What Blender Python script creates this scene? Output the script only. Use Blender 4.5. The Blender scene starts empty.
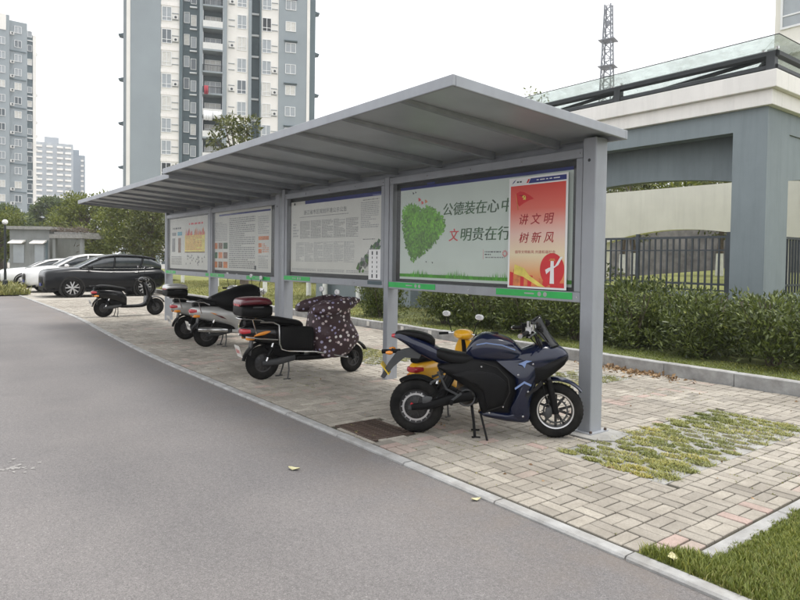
import bpy, math, random
import numpy as np
from math import sin, cos, pi, radians, sqrt, atan2
from mathutils import Vector, Matrix

SC = bpy.context.scene
COL = SC.collection
RNG = random.Random(7)

# ------------------------------------------------------------------ camera
YAW, PITCH, ROLL, CAM_H = radians(142.3), radians(-1.5), radians(0.8), 1.65
fw = Vector((cos(YAW)*cos(PITCH), sin(YAW)*cos(PITCH), sin(PITCH)))
rt = Vector((sin(YAW), -cos(YAW), 0.0))
up = rt.cross(fw)
rt2 = rt*cos(ROLL) + up*sin(ROLL)
up2 = up*cos(ROLL) - rt*sin(ROLL)
cd = bpy.data.cameras.new('camera')
cam = bpy.data.objects.new('camera', cd)
COL.objects.link(cam)
cam.matrix_world = Matrix(((rt2.x, up2.x, -fw.x, 0), (rt2.y, up2.y, -fw.y, 0), (rt2.z, up2.z, -fw.z, CAM_H), (0, 0, 0, 1)))
cd.sensor_width = 36.0
cd.lens = 28.8
cd.shift_y = -0.0292
cd.clip_start = 0.05
cd.clip_end = 4000
SC.camera = cam

# ------------------------------------------------------------------ sky, sun, exposure
SUN_EL, SUN_AZ = radians(74), radians(60)       # bright overcast, sun behind the cloud
w = bpy.data.worlds.new('World')
SC.world = w
w.use_nodes = True
nt = w.node_tree
bg = nt.nodes['Background']
sky = nt.nodes.new('ShaderNodeTexSky')
sky.sky_type = 'NISHITA'
sky.sun_disc = False
sky.sun_elevation = SUN_EL
sky.sun_rotation = radians(90) - SUN_AZ
sky.air_density = 1.0
sky.dust_density = 4.0
hsv = nt.nodes.new('ShaderNodeHueSaturation')
hsv.inputs['Saturation'].default_value = 0.12
mixs = nt.nodes.new('ShaderNodeMix')
mixs.data_type = 'RGBA'
mixs.inputs[0].default_value = 0.72              # cloud deck over the clear sky
mixs.inputs[7].default_value = (9.6, 9.75, 10.0, 1)
nt.links.new(sky.outputs[0], hsv.inputs['Color'])
nt.links.new(hsv.outputs[0], mixs.inputs[6])
nt.links.new(mixs.outputs[2], bg.inputs['Color'])
bg.inputs['Strength'].default_value = 0.11
sd = bpy.data.lights.new('sun', 'SUN')
sd.energy = 1.5
sd.angle = radians(22)
sd.color = (1.0, 0.96, 0.9)
so = bpy.data.objects.new('sun', sd)
COL.objects.link(so)
so.rotation_euler = Vector((-cos(SUN_AZ)*cos(SUN_EL), -sin(SUN_AZ)*cos(SUN_EL), -sin(SUN_EL))).to_track_quat('-Z', 'Y').to_euler()
SC.view_settings.view_transform = 'Standard'
SC.view_settings.look = 'None'
SC.view_settings.gamma = 1.0
SC.view_settings.use_curve_mapping = False
SC.view_settings.exposure = 0.93

# ------------------------------------------------------------------ materials
MATS = {}
def _ramp(nt, fac, stops):
    r = nt.nodes.new('ShaderNodeValToRGB')
    while len(r.color_ramp.elements) < len(stops):
        r.color_ramp.elements.new(0.5)
    for e, (p, c) in zip(r.color_ramp.elements, stops):
        e.position = p
        e.color = (c[0], c[1], c[2], 1) if hasattr(c, '__len__') else (c, c, c, 1)
    nt.links.new(fac, r.inputs[0])
    return r.outputs[0]
def _noise(nt, co, scale, detail=4, rough=0.6):
    n = nt.nodes.new('ShaderNodeTexNoise')
    n.inputs['Scale'].default_value = scale
    n.inputs['Detail'].default_value = detail
    n.inputs['Roughness'].default_value = rough
    nt.links.new(co, n.inputs['Vector'])
    return n.outputs[0]
def _mul(nt, a, b, fac=1.0, mode='MULTIPLY'):
    m = nt.nodes.new('ShaderNodeMix')
    m.data_type = 'RGBA'
    m.blend_type = mode
    if hasattr(fac, 'is_linked'):
        nt.links.new(fac, m.inputs[0])
    else:
        m.inputs[0].default_value = fac
    for s, i in ((a, 6), (b, 7)):
        if hasattr(s, 'is_linked'):
            nt.links.new(s, m.inputs[i])
        else:
            m.inputs[i].default_value = (s[0], s[1], s[2], 1)
    return m.outputs[2]
def _bump(nt, bs, h, strength, dist=0.01):
    b = nt.nodes.new('ShaderNodeBump')
    b.inputs['Strength'].default_value = strength
    b.inputs['Distance'].default_value = dist
    nt.links.new(h, b.inputs['Height'])
    nt.links.new(b.outputs[0], bs.inputs['Normal'])
def new_mat(name):
    m = bpy.data.materials.new(name)
    m.use_nodes = True
    t = m.node_tree
    bs = t.nodes['Principled BSDF']
    tc = t.nodes.new('ShaderNodeTexCoord')
    MATS[name] = m
    return m, t, bs, tc.outputs['Object']
def mat(name, col, rough=0.5, metal=0.0, var=0.15, scale=6.0, bump=0.0, bscale=80.0, coat=0.0, dust=0.0, tone=0.0, spec=0.5, dustc=(0.20, 0.18, 0.155), streak=0.0):
    m, t, bs, co = new_mat(name)
    n = _noise(t, co, scale)
    c = _ramp(t, n, [(0.3, [x*(1-var) for x in col]), (0.7, [min(1, x*(1+var)) for x in col])])
    if tone:
        at = t.nodes.new('ShaderNodeAttribute')
        at.attribute_name = 'tone'
        mr = t.nodes.new('ShaderNodeMapRange')
        mr.inputs[3].default_value = 1-tone
        mr.inputs[4].default_value = 1+tone
        t.links.new(at.outputs['Fac'], mr.inputs[0])
        c = _mul(t, c, mr.outputs[0])
    if dust:
        d = _ramp(t, _noise(t, co, 3.5, 8, 0.7), [(0.42, 0.0), (0.72, dust)])
        c = _mul(t, c, dustc, d, 'MIX')
        rr = t.nodes.new('ShaderNodeMapRange')
        rr.inputs[3].default_value = rough
        rr.inputs[4].default_value = min(1, rough+0.5)
        t.links.new(d, rr.inputs[0])
        t.links.new(rr.outputs[0], bs.inputs['Roughness'])
    else:
        bs.inputs['Roughness'].default_value = rough
    if streak:
        mp = t.nodes.new('ShaderNodeMapping'); mp.inputs['Scale'].default_value = (1, 1, 0.09)
        t.links.new(co, mp.inputs['Vector'])
        sk = _ramp(t, _noise(t, mp.outputs[0], 5.5, 6, 0.7), [(0.48, 0.0), (0.78, streak)])
        c = _mul(t, c, [x*0.45 for x in col], sk, 'MIX')
    t.links.new(c, bs.inputs['Base Color'])
    bs.inputs['Metallic'].default_value = metal
    bs.inputs['Coat Weight'].default_value = coat
    bs.inputs['Coat Roughness'].default_value = 0.08
    bs.inputs['Specular IOR Level'].default_value = spec
    if bump:
        _bump(t, bs, _noise(t, co, bscale), bump)
    return m
def glass_mat(name, tint, refl=0.10, opac=0.12, graz=0.45, power=3.0):
    m, t, bs, co = new_mat(name)
    tr = t.nodes.new('ShaderNodeBsdfTransparent')
    tr.inputs[0].default_value = (*tint, 1)
    gl = t.nodes.new('ShaderNodeBsdfGlossy')
    gl.inputs['Roughness'].default_value = 0.03
    fr = t.nodes.new('ShaderNodeLayerWeight')
    fr.inputs[0].default_value = 0.5
    pw = t.nodes.new('ShaderNodeMath')
    pw.operation = 'POWER'
    pw.inputs[1].default_value = power
    t.links.new(fr.outputs['Facing'], pw.inputs[0])
    ad = t.nodes.new('ShaderNodeMath')
    ad.operation = 'MULTIPLY_ADD'
    ad.inputs[1].default_value = graz
    ad.inputs[2].default_value = refl*0.5
    ad.use_clamp = True
    t.links.new(pw.outputs[0], ad.inputs[0])
    mx = t.nodes.new('ShaderNodeMixShader')
    t.links.new(ad.outputs[0], mx.inputs[0])
    t.links.new(tr.outputs[0], mx.inputs[1])
    t.links.new(gl.outputs[0], mx.inputs[2])
    df = t.nodes.new('ShaderNodeBsdfDiffuse')
    df.inputs[0].default_value = (0.75, 0.78, 0.77, 1)
    m2 = t.nodes.new('ShaderNodeMixShader')
    st = _ramp(t, _noise(t, co, 2.0, 6, 0.65), [(0.4, opac*0.5), (0.75, opac*1.6)])
    t.links.new(st, m2.inputs[0])
    t.links.new(mx.outputs[0], m2.inputs[1])
    t.links.new(df.outputs[0], m2.inputs[2])
    t.links.new(m2.outputs[0], t.nodes['Material Output'].inputs[0])
    return m
def leaf_mat(name, dark, light, trans=0.25, rough=0.45):
    m, t, bs, co = new_mat(name)
    at = t.nodes.new('ShaderNodeAttribute')
    at.attribute_name = 'tone'
    c = _ramp(t, at.outputs['Fac'], [(0.0, dark), (0.75, light), (1.0, [light[0]*1.5, light[1]*1.25, light[2]*1.1])])
    t.links.new(c, bs.inputs['Base Color'])
    bs.inputs['Roughness'].default_value = rough
    tl = t.nodes.new('ShaderNodeBsdfTranslucent')
    t.links.new(c, tl.inputs[0])
    mx = t.nodes.new('ShaderNodeMixShader')
    mx.inputs[0].default_value = trans
    t.links.new(bs.outputs[0], mx.inputs[1])
    t.links.new(tl.outputs[0], mx.inputs[2])
    t.links.new(mx.outputs[0], t.nodes['Material Output'].inputs[0])
    return m

# ground family
def asphalt():
    m, t, bs, co = new_mat('asphalt')
    v0 = t.nodes.new('ShaderNodeTexVoronoi')
    v0.inputs['Scale'].default_value = 210
    t.links.new(co, v0.inputs['Vector'])
    fine = _ramp(t, v0.outputs['Color'], [(0.0, (0.094, 0.089, 0.0885)), (0.45, (0.138, 0.131, 0.130)), (0.8, (0.175, 0.166, 0.164)), (1.0, (0.26, 0.248, 0.245))])
    fine = _mul(t, fine, _ramp(t, _noise(t, co, 34, 5, 0.75), [(0.3, 0.84), (0.7, 1.16)]))
    big = _ramp(t, _noise(t, co, 0.55, 6, 0.62), [(0.3, (0.87, 0.87, 0.88)), (0.7, (1.15, 1.13, 1.11))])
    c = _mul(t, fine, big)
    v = t.nodes.new('ShaderNodeTexVoronoi')
    v.inputs['Scale'].default_value = 26
    t.links.new(co, v.inputs['Vector'])
    sp = _ramp(t, v.outputs['Distance'], [(0.0, 1.0), (0.07, 0.0)])
    msk = _ramp(t, _noise(t, co, 7, 2), [(0.60, 0.0), (0.66, 0.8)])
    c = _mul(t, c, (0.42, 0.40, 0.37), _mul(t, sp, msk), 'MIX')
    stain = _ramp(t, _noise(t, co, 1.7, 5, 0.7), [(0.6, 0.0), (0.78, 0.35)])
    c = _mul(t, c, (0.09, 0.085, 0.08), stain, 'MIX')
    # brown grit swept against the kerb, paler worn wheel lanes
    sp_ = t.nodes.new('ShaderNodeSeparateXYZ'); t.links.new(co, sp_.inputs[0])
    mr = t.nodes.new('ShaderNodeMapRange'); mr.inputs[1].default_value = 2.2; mr.inputs[2].default_value = 3.2
    t.links.new(sp_.outputs[1], mr.inputs[0])
    grit = _mul(t, mr.outputs[0], _ramp(t, _noise(t, co, 3.0, 6, 0.7), [(0.38, 0.0), (0.68, 0.6)]))
    c = _mul(t, c, (0.17, 0.14, 0.115), grit, 'MIX')
    wv = t.nodes.new('ShaderNodeMath'); wv.operation = 'SINE'
    ml = t.nodes.new('ShaderNodeMath'); ml.operation = 'MULTIPLY'; ml.inputs[1].default_value = 3.4
    t.links.new(sp_.outputs[1], ml.inputs[0]); t.links.new(ml.outputs[0], wv.inputs[0])
    lane = t.nodes.new('ShaderNodeMapRange'); lane.inputs[1].default_value = -1; lane.inputs[3].default_value = 0.95; lane.inputs[4].default_value = 1.06
    t.links.new(wv.outputs[0], lane.inputs[0])
    c = _mul(t, c, lane.outputs[0])
    t.links.new(c, bs.inputs['Base Color'])
    bs.inputs['Roughness'].default_value = 0.88
    _bump(t, bs, _noise(t, co, 160, 3, 0.75), 0.55, 0.006)
asphalt()
def paver():
    m, t, bs, co = new_mat('paver')
    geo = t.nodes.new('ShaderNodeNewGeometry')
    pos = geo.outputs['Position']
    at = t.nodes.new('ShaderNodeAttribute')
    at.attribute_name = 'tone'
    c = _ramp(t, at.outputs['Fac'], [(0.0, (0.215, 0.196, 0.168)), (0.25, (0.285, 0.260, 0.222)), (0.6, (0.335, 0.305, 0.260)), (0.84, (0.39, 0.357, 0.303)), (0.86, (0.37, 0.31, 0.268)), (1.0, (0.375, 0.28, 0.245))])
    g = _ramp(t, _noise(t, pos, 70, 4, 0.75), [(0.3, 0.76), (0.7, 1.16)])
    c = _mul(t, c, g)
    st = _ramp(t, _noise(t, pos, 1.1, 7, 0.68), [(0.36, 0.62), (0.56, 0.0)])
    c = _mul(t, c, (0.165, 0.145, 0.118), st, 'MIX')
    st2 = _ramp(t, _noise(t, pos, 9, 5, 0.7), [(0.55, 0.0), (0.78, 0.5)])
    c = _mul(t, c, (0.19, 0.17, 0.135), st2, 'MIX')
    t.links.new(c, bs.inputs['Base Color'])
    bs.inputs['Roughness'].default_value = 0.85
    _bump(t, bs, _noise(t, pos, 120, 4, 0.7), 0.5, 0.005)
paver()
mat('joint_earth', (0.05, 0.045, 0.030), 0.95, var=0.45, scale=9, bump=0.5)
mat('kerb_stone', (0.31, 0.31, 0.305), 0.85, var=0.28, scale=6, bump=0.4, bscale=110, dust=0.55)
mat('concrete', (0.26, 0.255, 0.24), 0.85, var=0.25, scale=7, bump=0.4)
mat('soil', (0.11, 0.10, 0.055), 0.95, var=0.4, scale=6, bump=0.6, bscale=40)
mat('moss_ground', (0.10, 0.115, 0.035), 0.95, var=0.5, scale=5, bump=0.8, bscale=60)
mat('lawn_ground', (0.17, 0.18, 0.05), 0.95, var=0.3, scale=1.5, bump=0.6, bscale=40)
mat('far_paving', (0.34, 0.315, 0.275), 0.85, var=0.22, scale=2.5, bump=0.2)
leaf_mat('grass_blade', (0.075, 0.11, 0.012), (0.22, 0.245, 0.05), 0.25)
leaf_mat('grass_fresh', (0.10, 0.125, 0.014), (0.29, 0.29, 0.075), 0.2)
leaf_mat('grass_dry', (0.12, 0.135, 0.025), (0.30, 0.29, 0.10), 0.2)
leaf_mat('hedge_leaf', (0.020, 0.034, 0.009), (0.145, 0.18, 0.04), 0.22, 0.45)
leaf_mat('tree_leaf', (0.035, 0.05, 0.012), (0.12, 0.13, 0.03), 0.28, 0.45)
leaf_mat('tree_leaf_light', (0.06, 0.085, 0.015), (0.21, 0.235, 0.05), 0.35, 0.5)
leaf_mat('tree_leaf_far', (0.06, 0.085, 0.03), (0.13, 0.17, 0.06), 0.3, 0.5)
leaf_mat('dry_leaf', (0.14, 0.075, 0.035), (0.33, 0.22, 0.11), 0.1, 0.7)
mat('bark', (0.12, 0.095, 0.075), 0.9, var=0.35, scale=12, bump=0.7, bscale=30)
mat('limewash', (0.74, 0.74, 0.71), 0.85, var=0.12, scale=9, bump=0.3)
# shelter
mat('grey_paint', (0.30, 0.315, 0.34), 0.42, 0.1, var=0.06, scale=3, dust=0.10, bump=0.03, streak=0.22)
mat('roof_sheet', (0.37, 0.395, 0.42), 0.35, 0.25, var=0.12, scale=1.6, bump=0.03, bscale=12)
mat('rafter_paint', (0.23, 0.245, 0.265), 0.45, 0.2, var=0.12)
mat('black_lining', (0.02, 0.021, 0.024), 0.5)
glass_mat('board_glass', (0.975, 0.98, 0.975), 0.04, 0.010, 0.16, 5.0)
mat('green_vinyl', (0.02, 0.42, 0.08), 0.4, var=0.08, scale=9)
mat('paper_green', (0.58, 0.65, 0.60), 0.6, var=0.05, scale=2)
mat('paper_white', (0.64, 0.63, 0.59), 0.6, var=0.05, scale=2)
mat('paper_clean', (0.80, 0.80, 0.79), 0.55, var=0.03)
mat('ink_grey', (0.22, 0.22, 0.22), 0.6)
mat('ink_pale', (0.36, 0.36, 0.36), 0.6)
mat('ink_dark', (0.05, 0.055, 0.06), 0.6)
mat('ink_green', (0.02, 0.085, 0.02), 0.6, var=0.7, scale=5)
mat('ink_red', (0.60, 0.025, 0.03), 0.55, var=0.1)
mat('ink_darkred', (0.36, 0.012, 0.02), 0.55)
mat('ink_blue', (0.03, 0.04, 0.20), 0.55)
mat('ink_orange', (0.62, 0.20, 0.06), 0.55, var=0.35, scale=9)
mat('ink_yellow', (0.75, 0.62, 0.12), 0.55, var=0.2, scale=8)
mat('ink_brown', (0.20, 0.10, 0.06), 0.55, var=0.6, scale=14)
mat('ink_teal', (0.05, 0.30, 0.42), 0.55)
mat('print_leaf', (0.12, 0.34, 0.018), 0.6, var=0.35, scale=6, tone=0.55)
mat('print_grass', (0.07, 0.33, 0.015), 0.6, var=0.3, scale=8, tone=0.4)
# vehicles
mat('tyre', (0.009, 0.009, 0.009), 0.75, var=0.25, scale=12, bump=0.3, dust=0.12, spec=0.08)
mat('rim_dark', (0.035, 0.035, 0.037), 0.4, 0.5, dust=0.25)
mat('alloy', (0.62, 0.62, 0.63), 0.28, 0.9, var=0.08)
mat('chrome', (0.66, 0.66, 0.66), 0.16, 1.0, var=0.06, dust=0.15)
mat('bike_blue', (0.0022, 0.0055, 0.024), 0.16, 0.0, var=0.1, coat=0.45, dust=0.015, spec=0.4)
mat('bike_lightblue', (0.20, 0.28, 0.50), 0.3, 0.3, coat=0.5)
mat('black_plastic', (0.006, 0.006, 0.0065), 0.45, var=0.2, dust=0.03, spec=0.12)
mat('gloss_black', (0.006, 0.006, 0.007), 0.16, var=0.1, coat=0.25, dust=0.04, spec=0.3)
mat('seat_vinyl', (0.006, 0.006, 0.0065), 0.45, var=0.2, bump=0.15, bscale=200, dust=0.03, spec=0.12)
mat('grey_plastic', (0.035, 0.037, 0.04), 0.5, var=0.15, dust=0.15)
mat('scooter_yellow', (0.78, 0.40, 0.015), 0.28, coat=0.6, var=0.08)
mat('scooter_silver', (0.56, 0.555, 0.54), 0.32, 0.55, coat=0.5, var=0.06, dust=0.1)
mat('case_red', (0.085, 0.006, 0.014), 0.25, coat=0.3)
mat('lens_red', (0.42, 0.02, 0.03), 0.2, coat=0.6)
mat('lens_orange', (0.75, 0.26, 0.02), 0.25, coat=0.6)
mat('lens_clear', (0.72, 0.73, 0.74), 0.12, 0.3, coat=0.6)
mat('plate_yellow', (0.66, 0.45, 0.03), 0.45, var=0.1)
mat('plate_white', (0.62, 0.60, 0.56), 0.5, var=0.1)
mat('mirror_back', (0.80, 0.80, 0.80), 0.3, var=0.04)
mat('mirror_glass', (0.75, 0.77, 0.8), 0.05, 1.0, var=0.02)
mat('screen_tint', (0.012, 0.013, 0.016), 0.08, coat=0.8)
mat('car_black', (0.004, 0.0045, 0.006), 0.2, 0.0, coat=0.22, var=0.1, spec=0.2)
mat('car_white', (0.78, 0.78, 0.78), 0.22, coat=1.0, var=0.03)
mat('car_glass', (0.035, 0.042, 0.048), 0.05, coat=1.0, var=0.2)
def polka():
    m, t, bs, co = new_mat('polka_fabric')
    v = t.nodes.new('ShaderNodeTexVoronoi')
    v.inputs['Scale'].default_value = 15
    v.inputs['Randomness'].default_value = 0.75
    t.links.new(co, v.inputs['Vector'])
    dot = _ramp(t, v.outputs['Distance'], [(0.28, 1.0), (0.33, 0.0)])
    dc = _ramp(t, v.outputs['Color'], [(0.0, (0.62, 0.58, 0.60)), (0.35, (0.30, 0.28, 0.48)), (0.55, (0.55, 0.42, 0.42)), (0.8, (0.75, 0.74, 0.72)), (1.0, (0.20, 0.09, 0.10))])
    c = _mul(t, (0.045, 0.022, 0.027), dc, dot, 'MIX')
    t.links.new(c, bs.inputs['Base Color'])
    bs.inputs['Roughness'].default_value = 0.6
    _bump(t, bs, _noise(t, co, 14, 4), 0.6, 0.03)
polka()
# buildings
mat('wall_bluegrey', (0.20, 0.235, 0.25), 0.75, var=0.08, scale=1.2, bump=0.12, bscale=60, streak=0.3)
mat('wall_cream', (0.72, 0.70, 0.63), 0.75, var=0.06, scale=1.0, bump=0.1, streak=0.18)
mat('cornice_white', (0.76, 0.735, 0.70), 0.7, var=0.06, scale=1.5, bump=0.08, streak=0.22)
mat('rail_dark', (0.045, 0.048, 0.052), 0.45, 0.4)
mat('fence_grey', (0.065, 0.075, 0.085), 0.5, 0.3)
mat('stone_wall', (0.16, 0.15, 0.145), 0.9, var=0.5, scale=1.6, bump=0.8, bscale=8)
glass_mat('canopy_glass', (0.86, 0.90, 0.88), 0.06, 0.22)
glass_mat('screen_glass', (0.20, 0.21, 0.23), 0.08, 0.01)
mat('tower_grey', (0.255, 0.29, 0.31), 0.8, var=0.08, scale=0.15)
mat('tower_teal', (0.10, 0.135, 0.15), 0.8, var=0.1, scale=0.3)
mat('tower_white', (0.72, 0.70, 0.66), 0.75, var=0.06, scale=0.4)
mat('window_frame', (0.72, 0.73, 0.73), 0.5, var=0.04)
mat('window_glass', (0.30, 0.33, 0.35), 0.08, 0.0, var=0.35, scale=0.25, coat=0.5)
mat('window_glass_dark', (0.10, 0.12, 0.135), 0.08, 0.0, var=0.3, scale=0.25, coat=0.5)
mat('window_curtain', (0.55, 0.54, 0.50), 0.3, 0.0, var=0.15, scale=3, coat=0.4)
mat('dark_opening', (0.03, 0.035, 0.04), 0.6)
mat('aircon', (0.62, 0.62, 0.60), 0.6, var=0.06)
mat('far_wall', (0.33, 0.36, 0.39), 0.8, var=0.06, scale=0.1)
mat('far_wall_dark', (0.20, 0.24, 0.28), 0.8, var=0.06, scale=0.1)
mat('gate_grey', (0.20, 0.21, 0.205), 0.8, var=0.1, scale=1.5, bump=0.1, streak=0.3)
mat('mast_steel', (0.16, 0.17, 0.19), 0.5, 0.4)
mat('cloth_white', (0.78, 0.79, 0.80), 0.8)
mat('cloth_red', (0.40, 0.05, 0.07), 0.8)
mat('rust', (0.085, 0.058, 0.045), 0.8, 0.25, var=0.45, scale=25, bump=0.3)
mat('dark_pit', (0.012, 0.011, 0.010), 0.95)
mat('white_blot', (0.27, 0.26, 0.25), 0.9, var=0.3, scale=30)
mat('lamp_globe', (0.8, 0.8, 0.78), 0.3, var=0.03)
mat('lamp_pole', (0.02, 0.025, 0.025), 0.5, 0.3)

# ------------------------------------------------------------------ mesh helpers
class MB:
    """Collects geometry in local coordinates and links it as one mesh object."""
    def __init__(s):
        s.v, s.f, s.mi, s.mats, s.tones = [], [], [], [], []
    def _m(s, m):
        if m not in s.mats:
            s.mats.append(m)
        return s.mats.index(m)
    def add(s, vs, fs, m=None, tone=0.5):
        o = len(s.v)
        s.v += [tuple(p) for p in vs]
        k = s._m(m) if m else 0
        for f in fs:
            s.f.append(tuple(i+o for i in f))
            s.mi.append(k)
            s.tones.append(tone)
        return s
    def box(s, x0, x1, y0, y1, z0, z1, m=None, tone=0.5, M=None):
        vs = [Vector(p) for p in ((x0,y0,z0),(x1,y0,z0),(x1,y1,z0),(x0,y1,z0),(x0,y0,z1),(x1,y0,z1),(x1,y1,z1),(x0,y1,z1))]
        if M is not None:
            vs = [M @ p for p in vs]
        return s.add(vs, [(0,3,2,1),(4,5,6,7),(0,1,5,4),(1,2,6,5),(2,3,7,6),(3,0,4,7)], m, tone)
    def bbox(s, x0, x1, y0, y1, z0, z1, b=0.01, m=None, tone=0.5):
        """box with chamfered top edges"""
        vs = [(x0,y0,z0),(x1,y0,z0),(x1,y1,z0),(x0,y1,z0),(x0,y0,z1-b),(x1,y0,z1-b),(x1,y1,z1-b),(x0,y1,z1-b),
              (x0+b,y0+b,z1),(x1-b,y0+b,z1),(x1-b,y1-b,z1),(x0+b,y1-b,z1)]
        fs = [(0,3,2,1),(8,9,10,11)]
        for i in range(4):
            j = (i+1) % 4
            fs += [(i,j,j+4,i+4),(i+4,j+4,j+8,i+8)]
        return s.add(vs, fs, m, tone)
    def quad(s, a, b, c, d, m=None, tone=0.5):
        return s.add([a,b,c,d], [(0,1,2,3)], m, tone)
    def poly(s, pts, m=None, tone=0.5):
        return s.add(pts, [tuple(range(len(pts)))], m, tone)
    def prism(s, poly, d, m=None, tone=0.5):
        """extrude polygon (3D points) along vector d"""
        n = len(poly)
        d = Vector(d)
        vs = [Vector(p) for p in poly] + [Vector(p)+d for p in poly]
        fs = [tuple(range(n)), tuple(range(2*n-1, n-1, -1))] + [(i, i+n, (i+1) % n+n, (i+1) % n) for i in range(n)]
        return s.add(vs, fs, m, tone)
    def tube(s, pts, r, n=8, m=None, cap=True, tone=0.5, flat=1.0):
        pts = [Vector(p) for p in pts]
        rs = list(r) if hasattr(r, '__len__') else [r]*len(pts)
        vs, fs = [], []
        ref = None
        for i, p in enumerate(pts):
            t = (pts[min(i+1, len(pts)-1)] - pts[max(i-1, 0)])
            t = t.normalized() if t.length > 1e-9 else Vector((0,0,1))
            if ref is None:
                ref = Vector((0,0,1)) if abs(t.z) < 0.9 else Vector((1,0,0))
            a = (ref - t*ref.dot(t)).normalized()
            b = t.cross(a)
            ref = a
            for k in range(n):
                q = 2*pi*k/n
                vs.append(p + (a*cos(q)*flat + b*sin(q))*rs[i])
        for i in range(len(pts)-1):
            for k in range(n):
                k2 = (k+1) % n
                fs.append((i*n+k, i*n+k2, (i+1)*n+k2, (i+1)*n+k))
        if cap:
            fs.append(tuple(range(n-1, -1, -1)))
            fs.append(tuple((len(pts)-1)*n+k for k in range(n)))
        return s.add(vs, fs, m, tone)
    def lathe(s, prof, c, axis, n=32, m=None, closed=False):
        """prof: list of (radius, offset along axis)"""
        ax = Vector(axis).normalized()
        a = ax.orthogonal().normalized()
        b = ax.cross(a)
        c = Vector(c)
        vs, fs = [], []
        for (r, h) in prof:
            for k in range(n):
                q = 2*pi*k/n
                vs.append(c + ax*h + (a*cos(q)+b*sin(q))*r)
        P = len(prof)
        for i in range(P if closed else P-1):
            j = (i+1) % P
            for k in range(n):
                k2 = (k+1) % n
                fs.append((i*n+k, i*n+k2, j*n+k2, j*n+k))
        return s.add(vs, fs, m)
    def loft(s, secs, n=18, sub=4, p=2.5, m=None, top=None):
        """secs: (x, y_centre, z_low, z_high, half_width); superellipse rings, smooth between"""
        S = np.array(secs, float)
        out = []
        for i in range(len(S)-1):
            p0, p1, p2, p3 = S[max(i-1, 0)], S[i], S[i+1], S[min(i+2, len(S)-1)]
            for k in range(sub):
                t = k/sub
                out.append(0.5*((2*p1)+(-p0+p2)*t+(2*p0-5*p1+4*p2-p3)*t*t+(-p0+3*p1-3*p2+p3)*t**3))
        out.append(S[-1])
        vs, fs = [], []
        for q in out:
            x, yc, zl, zh, hw = q[:5]
            zc, h = (zl+zh)/2, max((zh-zl)/2, 0.002)
            hw = max(hw, 0.002)
            for k in range(n):
                a = 2*pi*k/n
                ca, sa = cos(a), sin(a)
                vs.append((x, yc+hw*math.copysign(abs(ca)**(2/p), ca), zc+h*math.copysign(abs(sa)**(2/p), sa)))
        R = len(out)
        for i in range(R-1):
            for k in range(n):
                k2 = (k+1) % n
                fs.append((i*n+k, i*n+k2, (i+1)*n+k2, (i+1)*n+k))
        fs.append(tuple(range(n-1, -1, -1)))
        fs.append(tuple((R-1)*n+k for k in range(n)))
        return s.add(vs, fs, m)
    def pillow(s, outline, w0, w1, m=None, y=0.0, levels=(1.0, 0.93, 0.78, 0.5, 0.2), centre=None, one_side=0, sub=3):
        """(x,z) outline inflated to both sides: half width w0 at the rim, w1 in the middle"""
        o = np.array(outline, float)
        N = len(o)
        if sub > 1:
            q = []
            for i in range(N):
                p0, p1, p2, p3 = o[i-1], o[i], o[(i+1) % N], o[(i+2) % N]
                for k in range(sub):
                    t = k/sub
                    cr = 0.5*((2*p1)+(-p0+p2)*t+(2*p0-5*p1+4*p2-p3)*t*t+(-p0+3*p1-3*p2+p3)*t**3)
                    li = p1*(1-t)+p2*t
                    q.append(0.55*cr+0.45*li)
            o = np.array(q)
            N = len(o)
        c = np.array(centre) if centre is not None else o.mean(0)
        vs, fs = [], []
        sides = (-1, 1) if not one_side else (one_side,)
        base = {}
        for sd_ in sides:
            base[sd_] = len(vs)
            for lv in levels:
                wv = w0 + (w1-w0)*sqrt(max(0, 1-lv**2.2))
                for p in o:
                    q = c+(p-c)*lv
                    vs.append((q[0], y+sd_*wv, q[1]))
            vs.append((c[0], y+sd_*w1, c[1]))
            b = base[sd_]
            for l in range(len(levels)-1):
                for i in range(N):
                    j = (i+1) % N
                    f = (b+l*N+i, b+l*N+j, b+(l+1)*N+j, b+(l+1)*N+i)
                    fs.append(f if sd_ < 0 else f[::-1])
            L = b+(len(levels)-1)*N
            for i in range(N):
                f = (L+i, L+(i+1) % N, b+len(levels)*N)
                fs.append(f if sd_ < 0 else f[::-1])
        if not one_side:
            for i in range(N):
                j = (i+1) % N
                fs.append((base[1]+i, base[1]+j, base[-1]+j, base[-1]+i))
        return s.add(vs, fs, m)
    def mesh(s, name, smooth=False, angle=40):
        me = bpy.data.meshes.new(name)
        me.from_pydata(s.v, [], s.f)
        for k in s.mats:
            me.materials.append(MATS[k])
        me.polygons.foreach_set('material_index', s.mi)
        if len(set(s.tones)) > 1:
            a = me.attributes.new('tone', 'FLOAT', 'FACE')
            a.data.foreach_set('value', s.tones)
        if smooth:
            me.polygons.foreach_set('use_smooth', [True]*len(me.polygons))
            me.set_sharp_from_angle(angle=radians(angle))
        me.update()
        return me
    def build(s, name, parent=None, m=None, smooth=False, angle=40, bevel=0.0):
        if m:
            s.mats = [m]
            s.mi = [0]*len(s.f)
        o = link(name, s.mesh(name, smooth, angle), parent)
        if bevel:
            md = o.modifiers.new('bevel', 'BEVEL')
            md.width = bevel
            md.segments = 2
            md.limit_method = 'ANGLE'
        return o
def link(name, me, parent=None):
    o = bpy.data.objects.new(name, me)
    COL.objects.link(o)
    if parent:
        o.parent = parent
    return o
def tag(o, label=None, cat=None, group=None, kind=None):
    for k, v in (('label', label), ('category', cat), ('group', group), ('kind', kind)):
        if v:
            o[k] = v
    return o
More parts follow.
